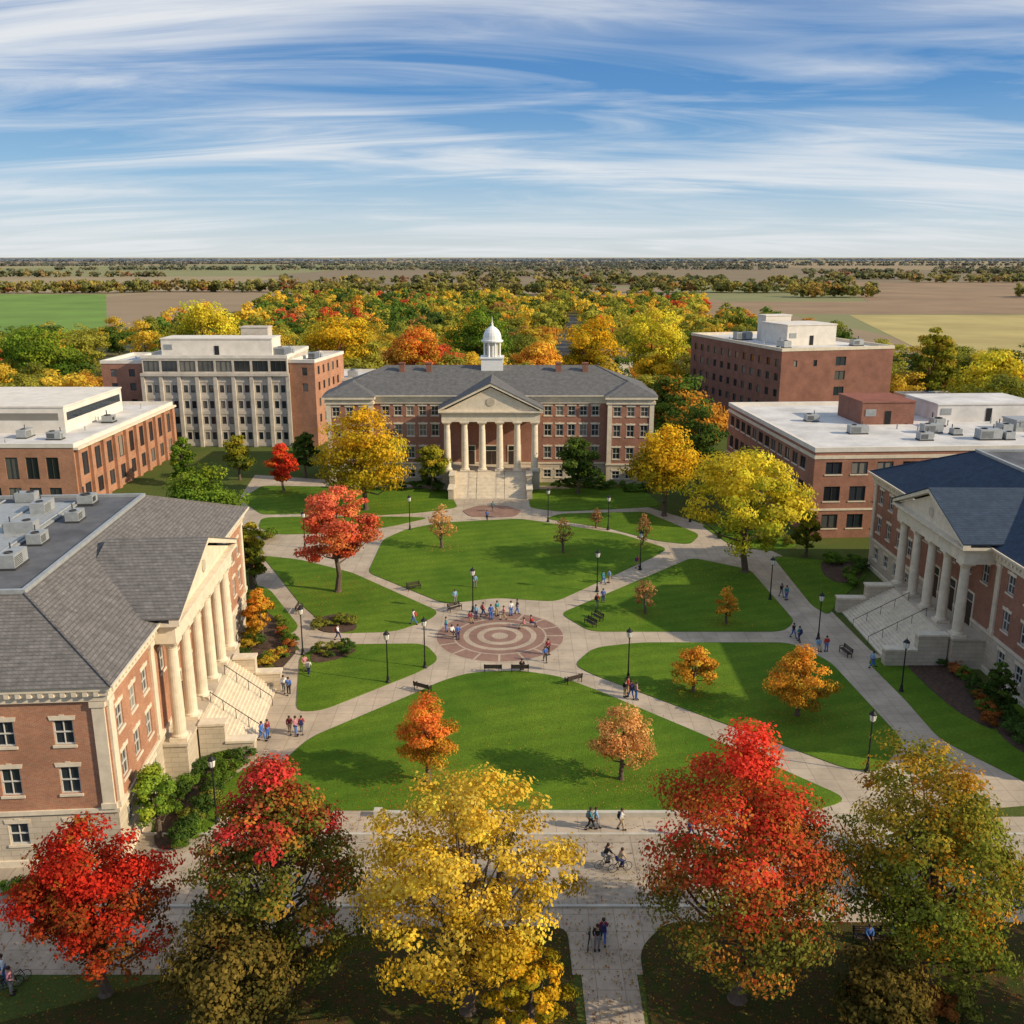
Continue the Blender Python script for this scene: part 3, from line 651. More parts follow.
for xa in (-.3,50.0):
    op={0:grid(.5,7.8,3,1.35,rows+br)}
    wl=walls(t,8.3,3,16.0,op,[M['brick'],M['limestone']],3.6,name='wing_wall',sides=(0,1,3)); wl.location=(xa,-1.3,0)
    for s0,s1,z0,z1 in op[0]: put_proto(t,window_proto(s1-s0,z1-z0,'sash'),(xa+(s0+s1)/2,-1.3,z0),0)
    b=MB(); b.box(-.5,8.8,-.6,1.0,15.5,16.02); b.box(-.25,8.55,-.25,1.0,14.6,15.1); b.box(-.14,8.44,-.14,1.1,3.5,3.8); b.box(-.1,8.4,-.1,.8,15.1,15.5)
    for s in (0,7.5): b.box(s,s+.8,-.12,.05,3.8,14.6)
    o=b.build('wing_cornice',M['stone'],t); o.location=(xa,-1.3,0)
    b=MB(); b.add([(-.6,-.7,16.03),(8.9,-.7,16.03),(8.9,3,16.35),(-.6,3,16.35),(4.15,4.3,18.2),(4.15,7.0,18.2),(8.9,7.0,16.35),(-.6,7.0,16.35)],[(0,1,4),(1,2,6,5,4),(0,4,5,7,3)])
    o=b.build('wing_roof',M['slate'],t); o.location=(xa,-1.3,0)
portico(t,20.6,37.8,14.1,3.4,6,5.2,4.4,M['slate'],6.5,.62,20,.34,1.9,si=2.4)
for xa in (12,17,41,46):
    b=MB(); b.box(xa,xa+1,7,7.8,18.1,20.9); b.box(xa-.1,xa+1.1,6.9,7.9,20.9,21.1); b.build('chimney',M['brick_dark'],t)
cx,cy=29.2,9.5
b=MB(); b.box(cx-2.3,cx+2.3,cy-2.3,cy+2.3,19.4,22.0); b.box(cx-2.5,cx+2.5,cy-2.5,cy+2.5,22.0,22.3); cu=b.build('cupola',M['white_paint'],t)
for k in range(8):
    a=R(45*k+22.5); b=MB(); b.lathe(cx+1.75*math.cos(a),cy+1.75*math.sin(a),[(.24,22.32),(.2,22.5),(.2,25),(.26,25.2)],8); b.build('cupola_column',M['white_paint'],cu)
b=MB(); b.lathe(cx,cy,[(1.25,22.3),(1.25,25.2)],8); b.build('louvre',M['frame_white'],cu)
b=MB(); b.lathe(cx,cy,[(2.2,25.21),(2.35,25.4),(2.35,25.65),(1.95,25.7),(1.95,26.1),(1.9,26.6),(1.7,27.2),(1.3,27.8),(.75,28.25),(.3,28.5),(.22,28.9),(.3,29.0),(.12,29.2),(.04,30.4)],20); b.build('dome',M['white_paint'],cu)
cu.scale=(.88,.88,.90); cu.location=(cx*.12,cy*.12,19.4*.10)
# --- flat roof blocks
def block(name,label,loc,rz,L,W,Hh,wm,ops,roof='membrane',zb=0,style='strip',sill=True,un=(),pent=(),coping='stone',base='limestone'):
    t=thing(name,label,'building',loc,rz)
    walls(t,L,W,Hh,ops,[M[wm],M[base]],zb); winfill(t,L,W,ops,style,sill)
    b=MB(); b.ring(L,W,.12,Hh-.5,Hh+.18,.45); b.build('parapet',M[coping],t)
    b=MB(); b.add([(.4,.4,Hh-.45),(L-.4,.4,Hh-.45),(L-.4,W-.4,Hh-.45),(.4,W-.4,Hh-.45)],[(0,1,2,3)]); b.build('roof',M[roof],t)
    for x0,x1,y0,y1,h,m in pent:
        b=MB(); b.box(x0,x1,y0,y1,Hh-.44,Hh+h); b.box(x0-.15,x1+.15,y0-.15,y1+.15,Hh+h,Hh+h+.25)
        p=b.build('penthouse',M[m],t)
        c=MB(); c.box((x0+x1)/2-.5,(x0+x1)/2+.5,y0-.08,y0-.01,Hh-.4,Hh+min(1.8,h*.8)); c.build('door',M['metal_dark'],p)
        c=MB(); c.box(x0+.6,x0+2.4,y0-.05,y0-.005,Hh+h*.3,Hh+h*.35+1)
        for k in range(5): c.box(x0+.6,x0+2.4,y0-.1,y0-.051,Hh+h*.35+k*.2,Hh+h*.35+k*.2+.1)
        c.build('louvre',M['metal'],p)
    units(t,un,Hh-.43)
    for k in range(int(L*W/160)):
        b=MB(); x,y=random.uniform(2,L-2),random.uniform(2,W-2); b.tube((x,y,Hh-.44),(x,y,Hh+random.uniform(.1,.6)),.12,.12,8); b.build('vent_pipe',M['metal'],t)
    return t
LB,WB,HB=31,22,19.6
o0=[]
for i in range(8):
    c=(i+.5)*LB/8
    for z in (1.6,5.0,8.4,11.8,):
        o0+=[(c-1.25,c-.3,z,z+1.6),(c+.3,c+1.25,z,z+1.6)]
for i in range(8):
    c=(i+.5)*LB/8; o0.append((c-1.7,c+1.7,16.3,18.6))
t=block('concrete_office_block','pale concrete office block with punched windows and a dark glazed top band',(-79,204,0),0,LB,WB,HB,'concrete_wall',{0:o0},pent=[(3,27,4,12,3.2,'white_wall'),(18,24,13,17,5,'concrete_wall')],un=[(29,6,1,1),(6,15,0,1.2)],coping='white_wall',sill=False)
b=MB()
for i in range(9):
    x=i*LB/8; b.box(x-.38,x+.38,-.5,-.005,0,15.4)
for z in (0.2,3.7,7.1,10.5,14.0):
    for i in range(8): b.box(i*LB/8+.382,(i+1)*LB/8-.382,-.10,-.005,z,z+.75)
b.box(-.38,LB+.38,-.65,-.005,15.4,16.0); b.build('facade_panels',M['concrete_wall'],t)
op={0:grid(.5,6.2,1,1.2,[(z,z+1.7) for z in (12.0,15.4)]),1:grid(1,17,5,1.3,[(z,z+1.8) for z in (5,8.5,12,15.4)])}
block('brick_stair_tower','tall brick wing joined to the right end of the concrete block',(-47.8,205,0),R(-8),5.6,20,18.6,'brick_orange',op,sill=False,un=[(3,8,0,1)],coping='white_wall')
op={0:grid(.5,8.5,2,1.3,[(z,z+1.6) for z in (8.5,12,15)]),3:grid(1,17,4,1.3,[(z,z+1.7) for z in (8.5,12,15)])}
block('brick_annex','narrow brick annex joined to the left end of the concrete block',(-88.6,206,0),0,9.5,18,18.3,'brick',op,sill=False,coping='white_wall')
block('low_white_building','low white roofed building behind the left wing of the main hall',(-44,222,0),0,24,18,12.6,'white_wall',{0:grid(1,23,8,1.6,[(8.5,10.5)])},un=[(6,6,1,1),(16,9,0,1)],sill=False,coping='white_wall')
LL,WLL,HLL=62,46,10.9
op={1:grid(1,45,9,3.2,[(1.2,3.8),(5.2,9.0)]),0:grid(14,60,14,2.0,[(1.2,3.8),(5.2,8.8)])}
t=block('modern_brick_building','modern brick building with white flat roof at the left edge',(-132.5,150,0),0,LL,WLL,HLL,'brick_orange',op,un=[(40,7,1,.9),(30,8,0,.9),(56,7,0,.9),(50,9,1,.8),(58,24,2,1.2)],pent=[(14,55,13,38,4.0,'white_wall')],coping='white_wall',sill=False)
(ox,oy),rz=sideframe(1,LL,WLL)
for i in range(10):
    b=MB(); s=1+44*i/9; b.box(s-.6,s+.6,-.55,-.005,0,HLL-.9); o=b.build('pier',M['brick_orange'],t); o.location=(ox,oy,0); o.rotation_euler=(0,0,rz)
b=MB(); b.box(0,WLL,-.85,-.004,HLL-.9,HLL-.52); o=b.build('ledge',M['stone'],t); o.location=(ox,oy,0); o.rotation_euler=(0,0,rz)
for a in ((55.01,55.06,14,37,HLL+1.6,HLL+3.0),(17.5,54,12.94,12.99,HLL+1.8,HLL+3.0)):
    b=MB(); b.box(*a); b.build('clerestory',M['glass'],t)
op={3:grid(1,41,12,2.2,[(1.5,3.6),(5.6,7.8),(9.6,11.4)]),0:grid(1,20,5,2.4,[(1.5,3.6),(5.6,7.8),(9.6,11.4)])+grid(20,60,9,2.4,[(9.6,11.4)])}
t=block('low_brick_building','three storey brick building with broad white roof at right of the quad',(43.6,134,0),R(3.5),66,44,13.4,'brick',op,sill=True,
   un=[(12,14,1,.75),(20,8,0,.8),(24,14,1,.8),(30,8,1,.9),(36,14,0,.9),(28,20,2,1.2),(9,26,0,.8),(40,8,1,.8),(27,12,2,.9),(33,8,0,.8)],pent=[(16,25,22,32,3.2,'brick_dark'),(30,48,24,36,2.4,'membrane'),(38,42,14,18,1.2,'metal')],coping='white_wall')
for z0,z1 in ((11.9,12.4),(4.2,4.5)):
    b=MB(); b.ring(66,44,.1,z0,z1,.1); b.build('band',M['stone'],t)
op={3:grid(1,47,12,1.6,[(z,z+1.7) for z in (5.8,9.4,13.0,16.2)]),0:grid(13,17,1,2.6,[(z,z+2.0) for z in (9.4,13.0,16.2)])+grid(1,11,2,.9,[(16.2,17.6)])}
t=block('tall_brick_block','tall dark brick block with white rooftop plant room behind the low brick building',(60,213,0),R(14.5),28.5,47,20.2,'brick_dark',op,un=[(24,8,0,1),(5,8,1,.9),(6,30,1,1.1)],pent=[(8,21,12,24,4.2,'white_wall'),(10,17,26,30,5.6,'white_wall')],coping='stone',sill=False)
block('grey_service_building','small grey building beside the tall brick block on the far right',(96,224,0),R(4),16,12,7.5,'concrete_wall',{0:grid(1,15,4,1.8,[(3.8,5.6)])},un=[(5,5,0,1)],sill=False)
block('white_store_building','small white roofed building in the trees at the far right',(118,230,0),R(4),22,12,6.5,'white_wall',{0:grid(1,21,5,1.8,[(2.6,4.6)])},un=[(5,5,0,1)],sill=False)
for k,(x,y,s,lb) in enumerate([(17,262,1,'nearer'),(31,330,1.1,'farther')]):
    t=thing('house','small gabled house in the woods, the %s of two behind the cupola'%lb,'building',(x,y,0),R(10))
    walls(t,11,8,6,{0:grid(.5,10.5,3,1.2,[(1,2.6),(3.8,5.2)])},[M['white_wall'],M['stone']]); winfill(t,11,8,{0:grid(.5,10.5,3,1.2,[(1,2.6),(3.8,5.2)])},'sash')
    b=MB(); b.extr([(-.5,-.5,5.8),(-.5,8.5,5.8),(-.5,4,9.2)],(12,0,0)); b.build('roof',M['slate'],t)
BF=[(-136,-66,146,200),(-94,-34,198,245),(-38,30,160,196),(44,114,128,190),(42,92,205,268),(92,144,218,246),(12,32,255,275),(26,46,322,344)]
# ---------------------------------------------------------------- forest
FV=[];TV=[]
for i in range(7):
    hh=14; rr=7.4; z0=1.0
    P,Nn,ci,C=crown(rr*.86,hh-z0,z0,44,2500,['wood','oval','wood','round','wood','oval','wood'][i])
    br=(.82+.36*rng.random(44))[ci]*(.88+.24*rng.random(len(P)))
    tn=np.stack([br,br,br],1)*.84
    FV.append(leafmesh('crown',P,Nn,.72,tn,M['leaf_oc'])); TV.append(trunkmesh('trunk',hh-z0,rr,z0,C[:6],.28,6))
FC=[('green',(.15,.24,.04),17),('olive green',(.30,.31,.05),24),('yellow green',(.52,.48,.07),22),('golden',(.86,.60,.07),21),('orange',(.86,.42,.06),11),('red',(.80,.16,.06),4),('rust brown',(.50,.28,.08),6),('dark green',(.10,.16,.04),8)]
wts=[c[2] for c in FC]
def road_x(y): return 9+(y-235)*.075
def inforest(x,y):
    hw=.56*y+12
    if abs(x)>hw: return False
    for x0,x1,y0,y1 in BF:
        if x0-6<x<x1+6 and y0-7<y<y1+6: return False
    if abs(x-road_x(y))<6.5 and y<700: return False
    u=x/y
    lim=820
    if u<-.36: lim=390+(u+.56)*260
    elif u<-.26: lim=540
    elif u>.36: lim=330
    elif u>.2: lim=600-(u-.2)*1500
    return y<lim
pts=[]; cell={}
def place(y0,y1,n,md):
    for _ in range(n):
        y=math.sqrt(random.uniform(y0*y0,y1*y1)); x=random.uniform(-1,1)*(.56*y+12)
        if not inforest(x,y): continue
        if math.sin(x*.021+1.3)*math.sin(y*.017+x*.008)>.86: continue
        k=(int(x//md),int(y//md)); ok=True
        for a in (-1,0,1):
            for b_ in (-1,0,1):
                for q in cell.get((k[0]+a,k[1]+b_),[]):
                    if (q[0]-x)**2+(q[1]-y)**2<md*md: ok=False;break
        if ok: cell.setdefault(k,[]).append((x,y)); pts.append((x,y))
place(206,820,11000,11.2)
for (x0,x1,y0,y1,n) in [(-150,-142,150,210,7),(30,40,184,212,4),(114,135,194,222,5),(-135,-98,206,216,5),(95,110,204,215,2)]:
    for _ in range(n): pts.append((random.uniform(x0,x1),random.uniform(y0,y1)))
pts.sort(key=lambda p:p[1])
def zone(x,y):
    u=x/y*FP*.97+512
    z='beyond the left modern building' if u<130 else 'behind the concrete block' if u<330 else 'behind the main hall left wing' if u<490 else 'behind the main hall right wing' if u<690 else 'behind the tall brick block' if u<880 else 'at the far right'
    return z+(', front row' if y<245 else ', near rows' if y<300 else ', farther rows')
def pickc(x,y):
    n=math.sin(x*.05+y*.03)+math.sin(y*.07-x*.02)
    c=random.choices(FC,wts)[0]
    if random.random()<.3: c=FC[3] if n>.6 else FC[1] if n<-.4 else FC[2]
    return c
NI=285
for i,(x,y) in enumerate(pts[:NI]):
    nm,c,_=pickc(x,y)
    k=random.randrange(7)
    t=link('woodland_tree',None,None,(x,y,0),random.uniform(0,6.28)); s=random.uniform(.74,1.28); t.scale=(s*random.uniform(.92,1.12),s*random.uniform(.92,1.12),s**.8*random.uniform(.82,1.02))
    lb='%s tree in the woods %s'%(nm,zone(x,y)); tag(t,lb,'tree',lb.replace(' tree ',' trees '))
    o=link('crown',FV[k],t); b_=random.uniform(.8,1.15); o.color=(c[0]*b_,c[1]*b_,c[2]*b_,1)
    link('trunk',TV[k],t)
def lowtree(nl,size,ncl):
    P,Nn,ci,C=crown(6.6,12.5,.4,ncl,nl,'wood')
    n=len(P); rv=rng.normal(size=(n,3)); t=np.cross(Nn,rv); t/=np.linalg.norm(t,axis=1)[:,None]; b=np.cross(Nn,t); sz=size*(.7+.6*rng.random((n,1)))
    V=np.stack([P-t*sz*.5,P-b*sz*.4,P+t*sz*.5,P+b*sz*.4],1).reshape(-1,3)
    return V,np.repeat(((.85+.3*rng.random(ncl))[ci]*(.9+.2*rng.random(n)))[:,None],4,0)*.88
LT=[lowtree(620,1.3,22) for _ in range(6)]; LT2=[lowtree(130,2.7,12) for _ in range(5)]; LT3=[lowtree(44,4.8,8) for _ in range(5)]
def mass(name,plist,label,cat,tintf=None,sc=1.0,zs=1,T=LT):
    Vs=[];Cs=[]
    for x,y in plist:
        V,B=T[random.randrange(5)]
        s=random.uniform(.75,1.25)*sc; a=random.uniform(0,6.28); c_,s_=math.cos(a),math.sin(a)
        c=np.array(pickc(x,y)[1])*random.uniform(.85,1.12)
        if tintf: c=tintf(c,y)
        Vr=np.stack([V[:,0]*c_-V[:,1]*s_,V[:,0]*s_+V[:,1]*c_,V[:,2]*zs],1)
        Vs.append(Vr*s+np.array([x,y,0])); Cs.append(np.clip(B*c,0,1))
    o=link(name,rawmesh(name,np.concatenate(Vs),np.concatenate(Cs),M['leaf'])); tag(o,label,cat,kind='stuff')
mass('distant_woodland',pts[NI:],'dense autumn woods of mixed colours behind the campus','woodland',None,1.05)
far=[]
def belt(cx,cy,lx,n,dy=9,sl=0.0):
    for _ in range(n):
        q=random.uniform(-1,1); far.append((cx+q*lx,cy+q*lx*sl+random.gauss(0,dy)))
belt(-620,1110,190,130,9,.05); belt(-330,1150,120,90,10,-.05); belt(-60,1060,170,160,14,.04); belt(260,1130,120,80,9)
belt(640,1010,120,120,14,.1); belt(560,730,90,45,9,.1); belt(330,1000,40,30,8)
NR=len(far)
for d,k in ((1500,3),(1900,3),(2500,4),(3300,5),(4400,5),(6000,6)):
    for _ in range(k):
        u=random.uniform(-.6,.6); lx=random.uniform(.1,.24)*d; belt(u*d,d*random.uniform(.92,1.08),lx,int(min(230,lx/3.6)),8,random.uniform(-.05,.05))
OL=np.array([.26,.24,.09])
def painted_haze(c,y):  # haze painted into the leaf colour, stronger with distance
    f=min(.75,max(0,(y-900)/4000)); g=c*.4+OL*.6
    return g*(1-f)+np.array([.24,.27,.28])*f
mass('hedgerow_trees',far[:NR],'lines of autumn trees between the farm fields','woodland',painted_haze,1.05,1,LT2)
mass('horizon_trees',far[NR:],'thin tree belts near the horizon','woodland',painted_haze,1.25,.8,LT3)
hb=[]
for d in (8500,10500,13500):
    for _ in range(9):
        u=random.uniform(-.6,.6); lx=random.uniform(.1,.22)*d
        for i in range(int(lx/22)): q=random.uniform(-1,1); hb.append((u*d+q*lx,d*random.uniform(.97,1.03)))
mass('horizon_woods',hb,'woods on the horizon with blue grey haze painted in','woodland',lambda c,y:np.array([.33,.38,.43])*random.uniform(.92,1.08),4.5,.32,LT3)  # leaf colour here is painted distance haze
mb=MB(); pp=[]
for y in range(200,700,25): pp.append((road_x(y)-2.6,y))
for y in range(675,195,-25): pp.append((road_x(y)+2.6,y))
mb.prism(pp,0,.06); struct('lane',mb,M['asphalt'])
# ---------------------------------------------------------------- fallen leaves
n=15000; X=rng.uniform(-42,52,n); Y=rng.uniform(30,50.3,n)
X2=np.concatenate([rng.normal(-16,5,1200),rng.normal(-8,5,900),rng.normal(11,8,2200),rng.normal(22,6,900),rng.normal(6,10,500)]); Y2=np.concatenate([rng.normal(54,5,1200),rng.normal(60,7,900),rng.normal(53,4,2200),rng.normal(53,4,900),rng.normal(72,9,500)])
XL=[X,X2]; YL=[Y,Y2]
pc=np.array([(.45,.28,.03),(.4,.12,.03),(.25,.12,.04),(.5,.35,.06)])[rng.integers(0,4,len(X)+len(X2))]*.9; PCs=[pc]
for (x,y,r,pl) in QT:
    if pl in('dark','green','olive','lightgreen'): continue
    k=int(60+r*70); XL.append(rng.normal(x,r*.75,k)); YL.append(rng.normal(y,r*.75,k)); PCs.append(np.tile(np.array(PAL[pl]['top'])*.75,(k,1)))
X=np.concatenate(XL); Y=np.concatenate(YL); n=len(X); pc=np.concatenate(PCs)
Z=np.full(n,.115); Nn=np.stack([rng.normal(size=n)*.3,rng.normal(size=n)*.3,np.ones(n)],1); Nn/=np.linalg.norm(Nn,axis=1)[:,None]
tag(link('fallen_leaves',leafmesh('fallen_leaves',np.stack([X,Y,Z],1),Nn,.13,pc,M['leaf'])),'fallen autumn leaves scattered over the grass and street','leaves',kind='stuff')
# ---------------------------------------------------------------- street lamps
def make_lamp():
    t=thing('street_lamp','x','street lamp')
    b=MB(); b.lathe(0,0,[(.24,0),(.24,.12),(.15,.3),(.12,.7),(.08,.8)],12); b.build('base',M['metal_dark'],t)
    b=MB(); b.lathe(0,0,[(.075,.78),(.055,4.3),(.09,4.32),(.09,4.42)],10); b.build('pole',M['metal_dark'],t)
    b=MB(); b.lathe(0,0,[(.1,4.43),(.22,4.55),(.28,4.95),(.24,5.05)],12); l=b.build('lantern',M['lantern'],t)
    b=MB(); b.lathe(0,0,[(.32,5.06),(.3,5.12),(.12,5.32),(.05,5.36),(.02,5.55)],12)
    for k in range(6):
        a=k*math.pi/3; b.tube((.2*math.cos(a),.2*math.sin(a),4.5),(.3*math.cos(a),.3*math.sin(a),5.08),.018,.018,4)
    b.build('cap',M['metal_dark'],l)
    return t
lp=None
for i,(u,v,lb) in enumerate([(473,612,'on the far side of the plaza'),(425,668,'at the left rim of the plaza'),(388,683,'on the left lawn beside the path'),(628,680,'at the right of the plaza beside the diagonal path'),
  (597,592,'on the path running up right from the plaza'),(548,522,'on the right of the main hall approach'),(640,570,'halfway along the far right path'),(867,772,'beside the path on the lower right lawn'),
  (901,692,'below the right hall steps'),(217,822,'beside the left hall flower bed'),(410,530,'on the left of the main hall approach'),(303,655,'where the left paths meet'),(770,600,'on the path below the yellow green tree'),(690,522,'in front of the golden orange tree'),
  (608,530,'beside the thin sapling near the main hall'),(305,548,'beyond the coral red tree'),(818,640,'left of the right hall steps')]):
    if lp is None: o=lp=make_lamp()
    else: o=copy_tree(lp)
    x,y=G(u,v); o.location=(x,y,.03); tag(o,'black lantern street lamp standing '+lb,'street lamp','black lantern lamps along the campus paths')
# ---------------------------------------------------------------- benches
def make_bench():
    t=thing('park_bench','x','bench')
    b=MB()
    for i in range(4): b.box(-.9,.9,-.24+i*.13,-.14+i*.13,.43,.47)
    b.build('seat',M['wood_dark'],t)
    b=MB()
    for i in range(3): b.box(-.9,.9,.27+i*.03,.31+i*.03,.55+i*.13,.65+i*.13)
    b.build('backrest',M['wood_dark'],t)
    for x in (-.82,.82):
        b=MB(); b.box(x-.03,x+.03,-.22,-.16,0,.66); b.box(x-.03,x+.03,.24,.30,0,.5); b.box(x-.03,x+.03,.28,.38,.5,.95); b.box(x-.03,x+.03,-.16,.24,.36,.42); b.box(x-.035,x+.035,-.24,.28,.66,.70)
        b.build('leg',M['metal_dark'],t)
    return t
bp=None
for u,v,rz,lb in [(493,672,180,'at the near rim of the plaza, left of a pair'),(520,672,180,'at the near rim of the plaza, right of a pair'),(573,683,210,'beside the path right of the plaza'),(423,691,150,'beside the path left of the plaza'),
   (590,626,-60,'facing the plaza from the right'),(597,620,-60,'farther back at the right of the plaza'),(414,590,30,'at the upper left of the plaza'),(868,943,0,'under the trees at the lower right, left of a pair'),(893,943,0,'under the trees at the lower right, right of a pair'),(455,611,40,'at the upper left rim of the plaza'),(845,655,-80,'beside the right hall steps'),(300,612,90,'beside the left lawn path')]:
    if bp is None: o=bp=make_bench()
    else: o=copy_tree(bp)
    x,y=G(u,v); o.location=(x,y,.04); o.rotation_euler=(0,0,R(rz)); tag(o,'dark slatted bench '+lb,'bench','dark slatted benches around the quad')
# ---------------------------------------------------------------- bicycles
def make_bike():
    t=thing('bicycle','x','bicycle')
    def wheel(x):
        b=MB(); n=20
        for i in range(n):
            a0=2*math.pi*i/n; a1=2*math.pi*(i+1)/n
            b.tube((x+.33*math.cos(a0),0,.34+.33*math.sin(a0)),(x+.33*math.cos(a1),0,.34+.33*math.sin(a1)),.02,.02,5,cap=False)
        w=b.build('wheel',M['tyre'],t); b=MB()
        for i in range(8): a=math.pi*i/8; b.tube((x+.32*math.cos(a),0,.34+.32*math.sin(a)),(x-.32*math.cos(a),0,.34-.32*math.sin(a)),.005,.005,4)
        b.tube((x,-.05,.34),(x,.05,.34),.03,.03,8); b.build('spokes',M['metal'],w)
    wheel(-.52); wheel(.52)
    b=MB(); s=(-.15,0,.78); bb=(-.05,0,.32); hd=(.36,0,.82)
    for p,q in ((s,bb),(bb,hd),(s,hd),(bb,(-.52,0,.34)),(s,(-.52,0,.34)),((.34,0,.88),(.52,0,.34))): b.tube(p,q,.022,.02,6)
    b.build('frame',M['metal_dark'],t)
    b=MB(); b.tube(s,(-.18,0,.92),.015,.015,6); b.box(-.32,-.08,-.06,.06,.92,.97); b.build('saddle',M['tyre'],t)
    b=MB(); b.tube((.34,0,.88),(.33,0,1.0),.015,.015,6); b.tube((.33,-.26,1.02),(.33,.26,1.02),.014,.014,6); b.build('handlebar',M['metal'],t)
    return t
bk=None
for u,v,rz,lb in [(606,868,20,'ridden along the street by the large red maple, left of two'),(620,872,15,'ridden along the street by the large red maple, right of two'),(589,945,80,'standing on the path at the bottom centre'),(8,990,30,'parked at the lower left corner'),(16,985,40,'parked second from the lower left corner')]:
    if bk is None: o=bk=make_bike()
    else: o=copy_tree(bk)
    x,y=G(u,v); o.location=(x,y,.04); o.rotation_euler=(0,0,R(rz)); tag(o,'dark bicycle '+lb,'bicycle','bicycles on the street and paths')
# ---------------------------------------------------------------- people
def skin_mesh(name,chains,m,lv=1,extra=None):
    vs=[];rs=[];es=[];idx={}
    for ch in chains:
        prev=None
        for p,r in ch:
            k=tuple(round(c,4) for c in p)
            if k not in idx: idx[k]=len(vs); vs.append(p); rs.append(r)
            i=idx[k]
            if prev is not None and prev!=i: es.append((prev,i))
            prev=i
    es=list({tuple(sorted(e)) for e in es})
    me=bpy.data.meshes.new(name); me.from_pydata(vs,es,[])
    o=bpy.data.objects.new(name,me); COL.objects.link(o)
    sk=o.modifiers.new('s','SKIN'); sk.use_smooth_shade=True
    for i,r in enumerate(rs):
        d=me.skin_vertices[0].data[i]; d.radius=(r,r) if not isinstance(r,tuple) else r; d.use_root=(i==0)
    ss=o.modifiers.new('b','SUBSURF'); ss.levels=lv; ss.render_levels=lv
    dg=bpy.context.evaluated_depsgraph_get(); dg.update()
    ev=o.evaluated_get(dg); r=bpy.data.meshes.new_from_object(ev); bpy.data.objects.remove(o)
    r.name=name; r.materials.clear(); r.materials.append(m)
    if extra:
        bm=bmesh.new(); bm.from_mesh(r)
        for p0,p1,ra,rb in extra:
            b=MB(); b.tube(p0,p1,ra,rb,5); vv=[bm.verts.new(x) for x in b.v]
            for f in b.f: bm.faces.new([vv[i] for i in f])
        bm.to_mesh(r); bm.free()
    return r
def pose(kind):
    if kind=='stand': L=[((.09,0,.90),(.10,-.01,.50),(.11,.02,.09),(.12,-.13,.04)),((-.09,0,.90),(-.11,-.02,.50),(-.13,.0,.09),(-.14,-.15,.04))]; A=[((.18,0,1.41),(.24,.03,1.13),(.23,-.06,.88)),((-.18,0,1.41),(-.24,.03,1.13),(-.20,-.18,1.0))]; pz=.95; ty=0
    if kind=='walk': L=[((.09,0,.90),(.09,-.18,.52),(.09,-.30,.11),(.10,-.44,.08)),((-.09,0,.90),(-.09,.06,.49),(-.09,.32,.16),(-.09,.24,.05))]; A=[((.18,0,1.41),(.23,.14,1.16),(.22,.14,.90)),((-.18,0,1.41),(-.23,-.10,1.15),(-.20,-.27,.98))]; pz=.95; ty=-.02
    if kind=='stride': L=[((.09,0,.90),(.09,.02,.48),(.09,.24,.15),(.09,.16,.05)),((-.09,0,.90),(-.09,-.12,.50),(-.09,-.16,.09),(-.10,-.30,.04))]; A=[((.18,0,1.41),(.22,-.12,1.15),(.2,-.24,1.0)),((-.18,0,1.41),(-.23,.1,1.15),(-.22,.06,.9))]; pz=.95; ty=-.02
    if kind=='sit': L=[((.09,0,.52),(.11,-.42,.50),(.11,-.44,.09),(.11,-.58,.04)),((-.09,0,.52),(-.11,-.42,.50),(-.12,-.40,.09),(-.12,-.54,.04))]; A=[((.18,.0,1.0),(.22,-.08,.76),(.12,-.28,.62)),((-.18,.0,1.0),(-.22,-.08,.76),(-.12,-.3,.62))]; pz=.55; ty=0
    if kind=='ride': L=[((.09,.15,1.0),(.10,-.18,.74),(.10,-.02,.36),(.10,-.14,.30)),((-.09,.15,1.0),(-.10,-.22,.84),(-.10,-.04,.50),(-.10,-.16,.44))]; A=[((.18,-.1,1.42),(.22,-.22,1.2),(.22,-.36,1.07)),((-.18,-.1,1.42),(-.22,-.22,1.2),(-.22,-.36,1.07))]; pz=1.02; ty=-.1
    pel=(0,.15 if kind=='ride' else 0,pz); sh=A[0][0][2]
    ch=(0,ty,sh-.1); nk=(0,ty-.01,sh+.06); hd=(0,ty-.03,sh+.19); ht=(0,ty-.02,sh+.27)
    wa=(0,(pel[1]+ty)/2,(pz+ch[2])/2)
    body=[[(pel,(.14,.11)),(wa,(.12,.1)),(ch,(.16,.11)),(nk,.055),(hd,(.082,.095)),(ht,.06)]]
    for h,k,a,toe in L: body.append([(pel,(.14,.11)),(h,.085),(k,.058),(a,.038),(toe,.035)])
    ex=[]
    for s,e,w in A:
        s_=Vector(s);e_=Vector(e);w_=Vector(w); d=(w_-e_).normalized(); hn=w_+d*.08
        body.append([(ch,(.16,.11)),(s,.058),(e,.042),(w,.028),(tuple(hn),.034)])
        for q in range(4):
            o=Vector((0,(q-1.5)*.02,0)); ex.append((hn+d*.015+o,hn+d*(.085+.012*(1-abs(q-1.3)))+o*1.2,.010,.007))
        ex.append((hn-d*.03+Vector((0,-.03,0)),hn+d*.02+Vector((0,-.06,0)),.011,.008))
    H_=Vector(hd)
    ex.append((H_+Vector((0,-.085,.01)),H_+Vector((0,-.125,-.02)),.010,.014))
    for sg in (-1,1): ex.append((H_+Vector((sg*.08,0,.0)),H_+Vector((sg*.10,.01,.01)),.022,.016))
    bm_=skin_mesh('body',body,M['skin'],1,ex)
    top=[[((pel[0],pel[1],pz-.03),(.165,.135)),(wa,(.15,.125)),(ch,(.18,.135)),((0,ty,sh+.02),(.075,.075))]]
    for s,e,w in A: top.append([(ch,(.18,.135)),(s,.078),(e,.060),(tuple(Vector(e).lerp(Vector(w),.85)),.045)])
    tm=skin_mesh('shirt',top,M['cloth'])
    tr=[]
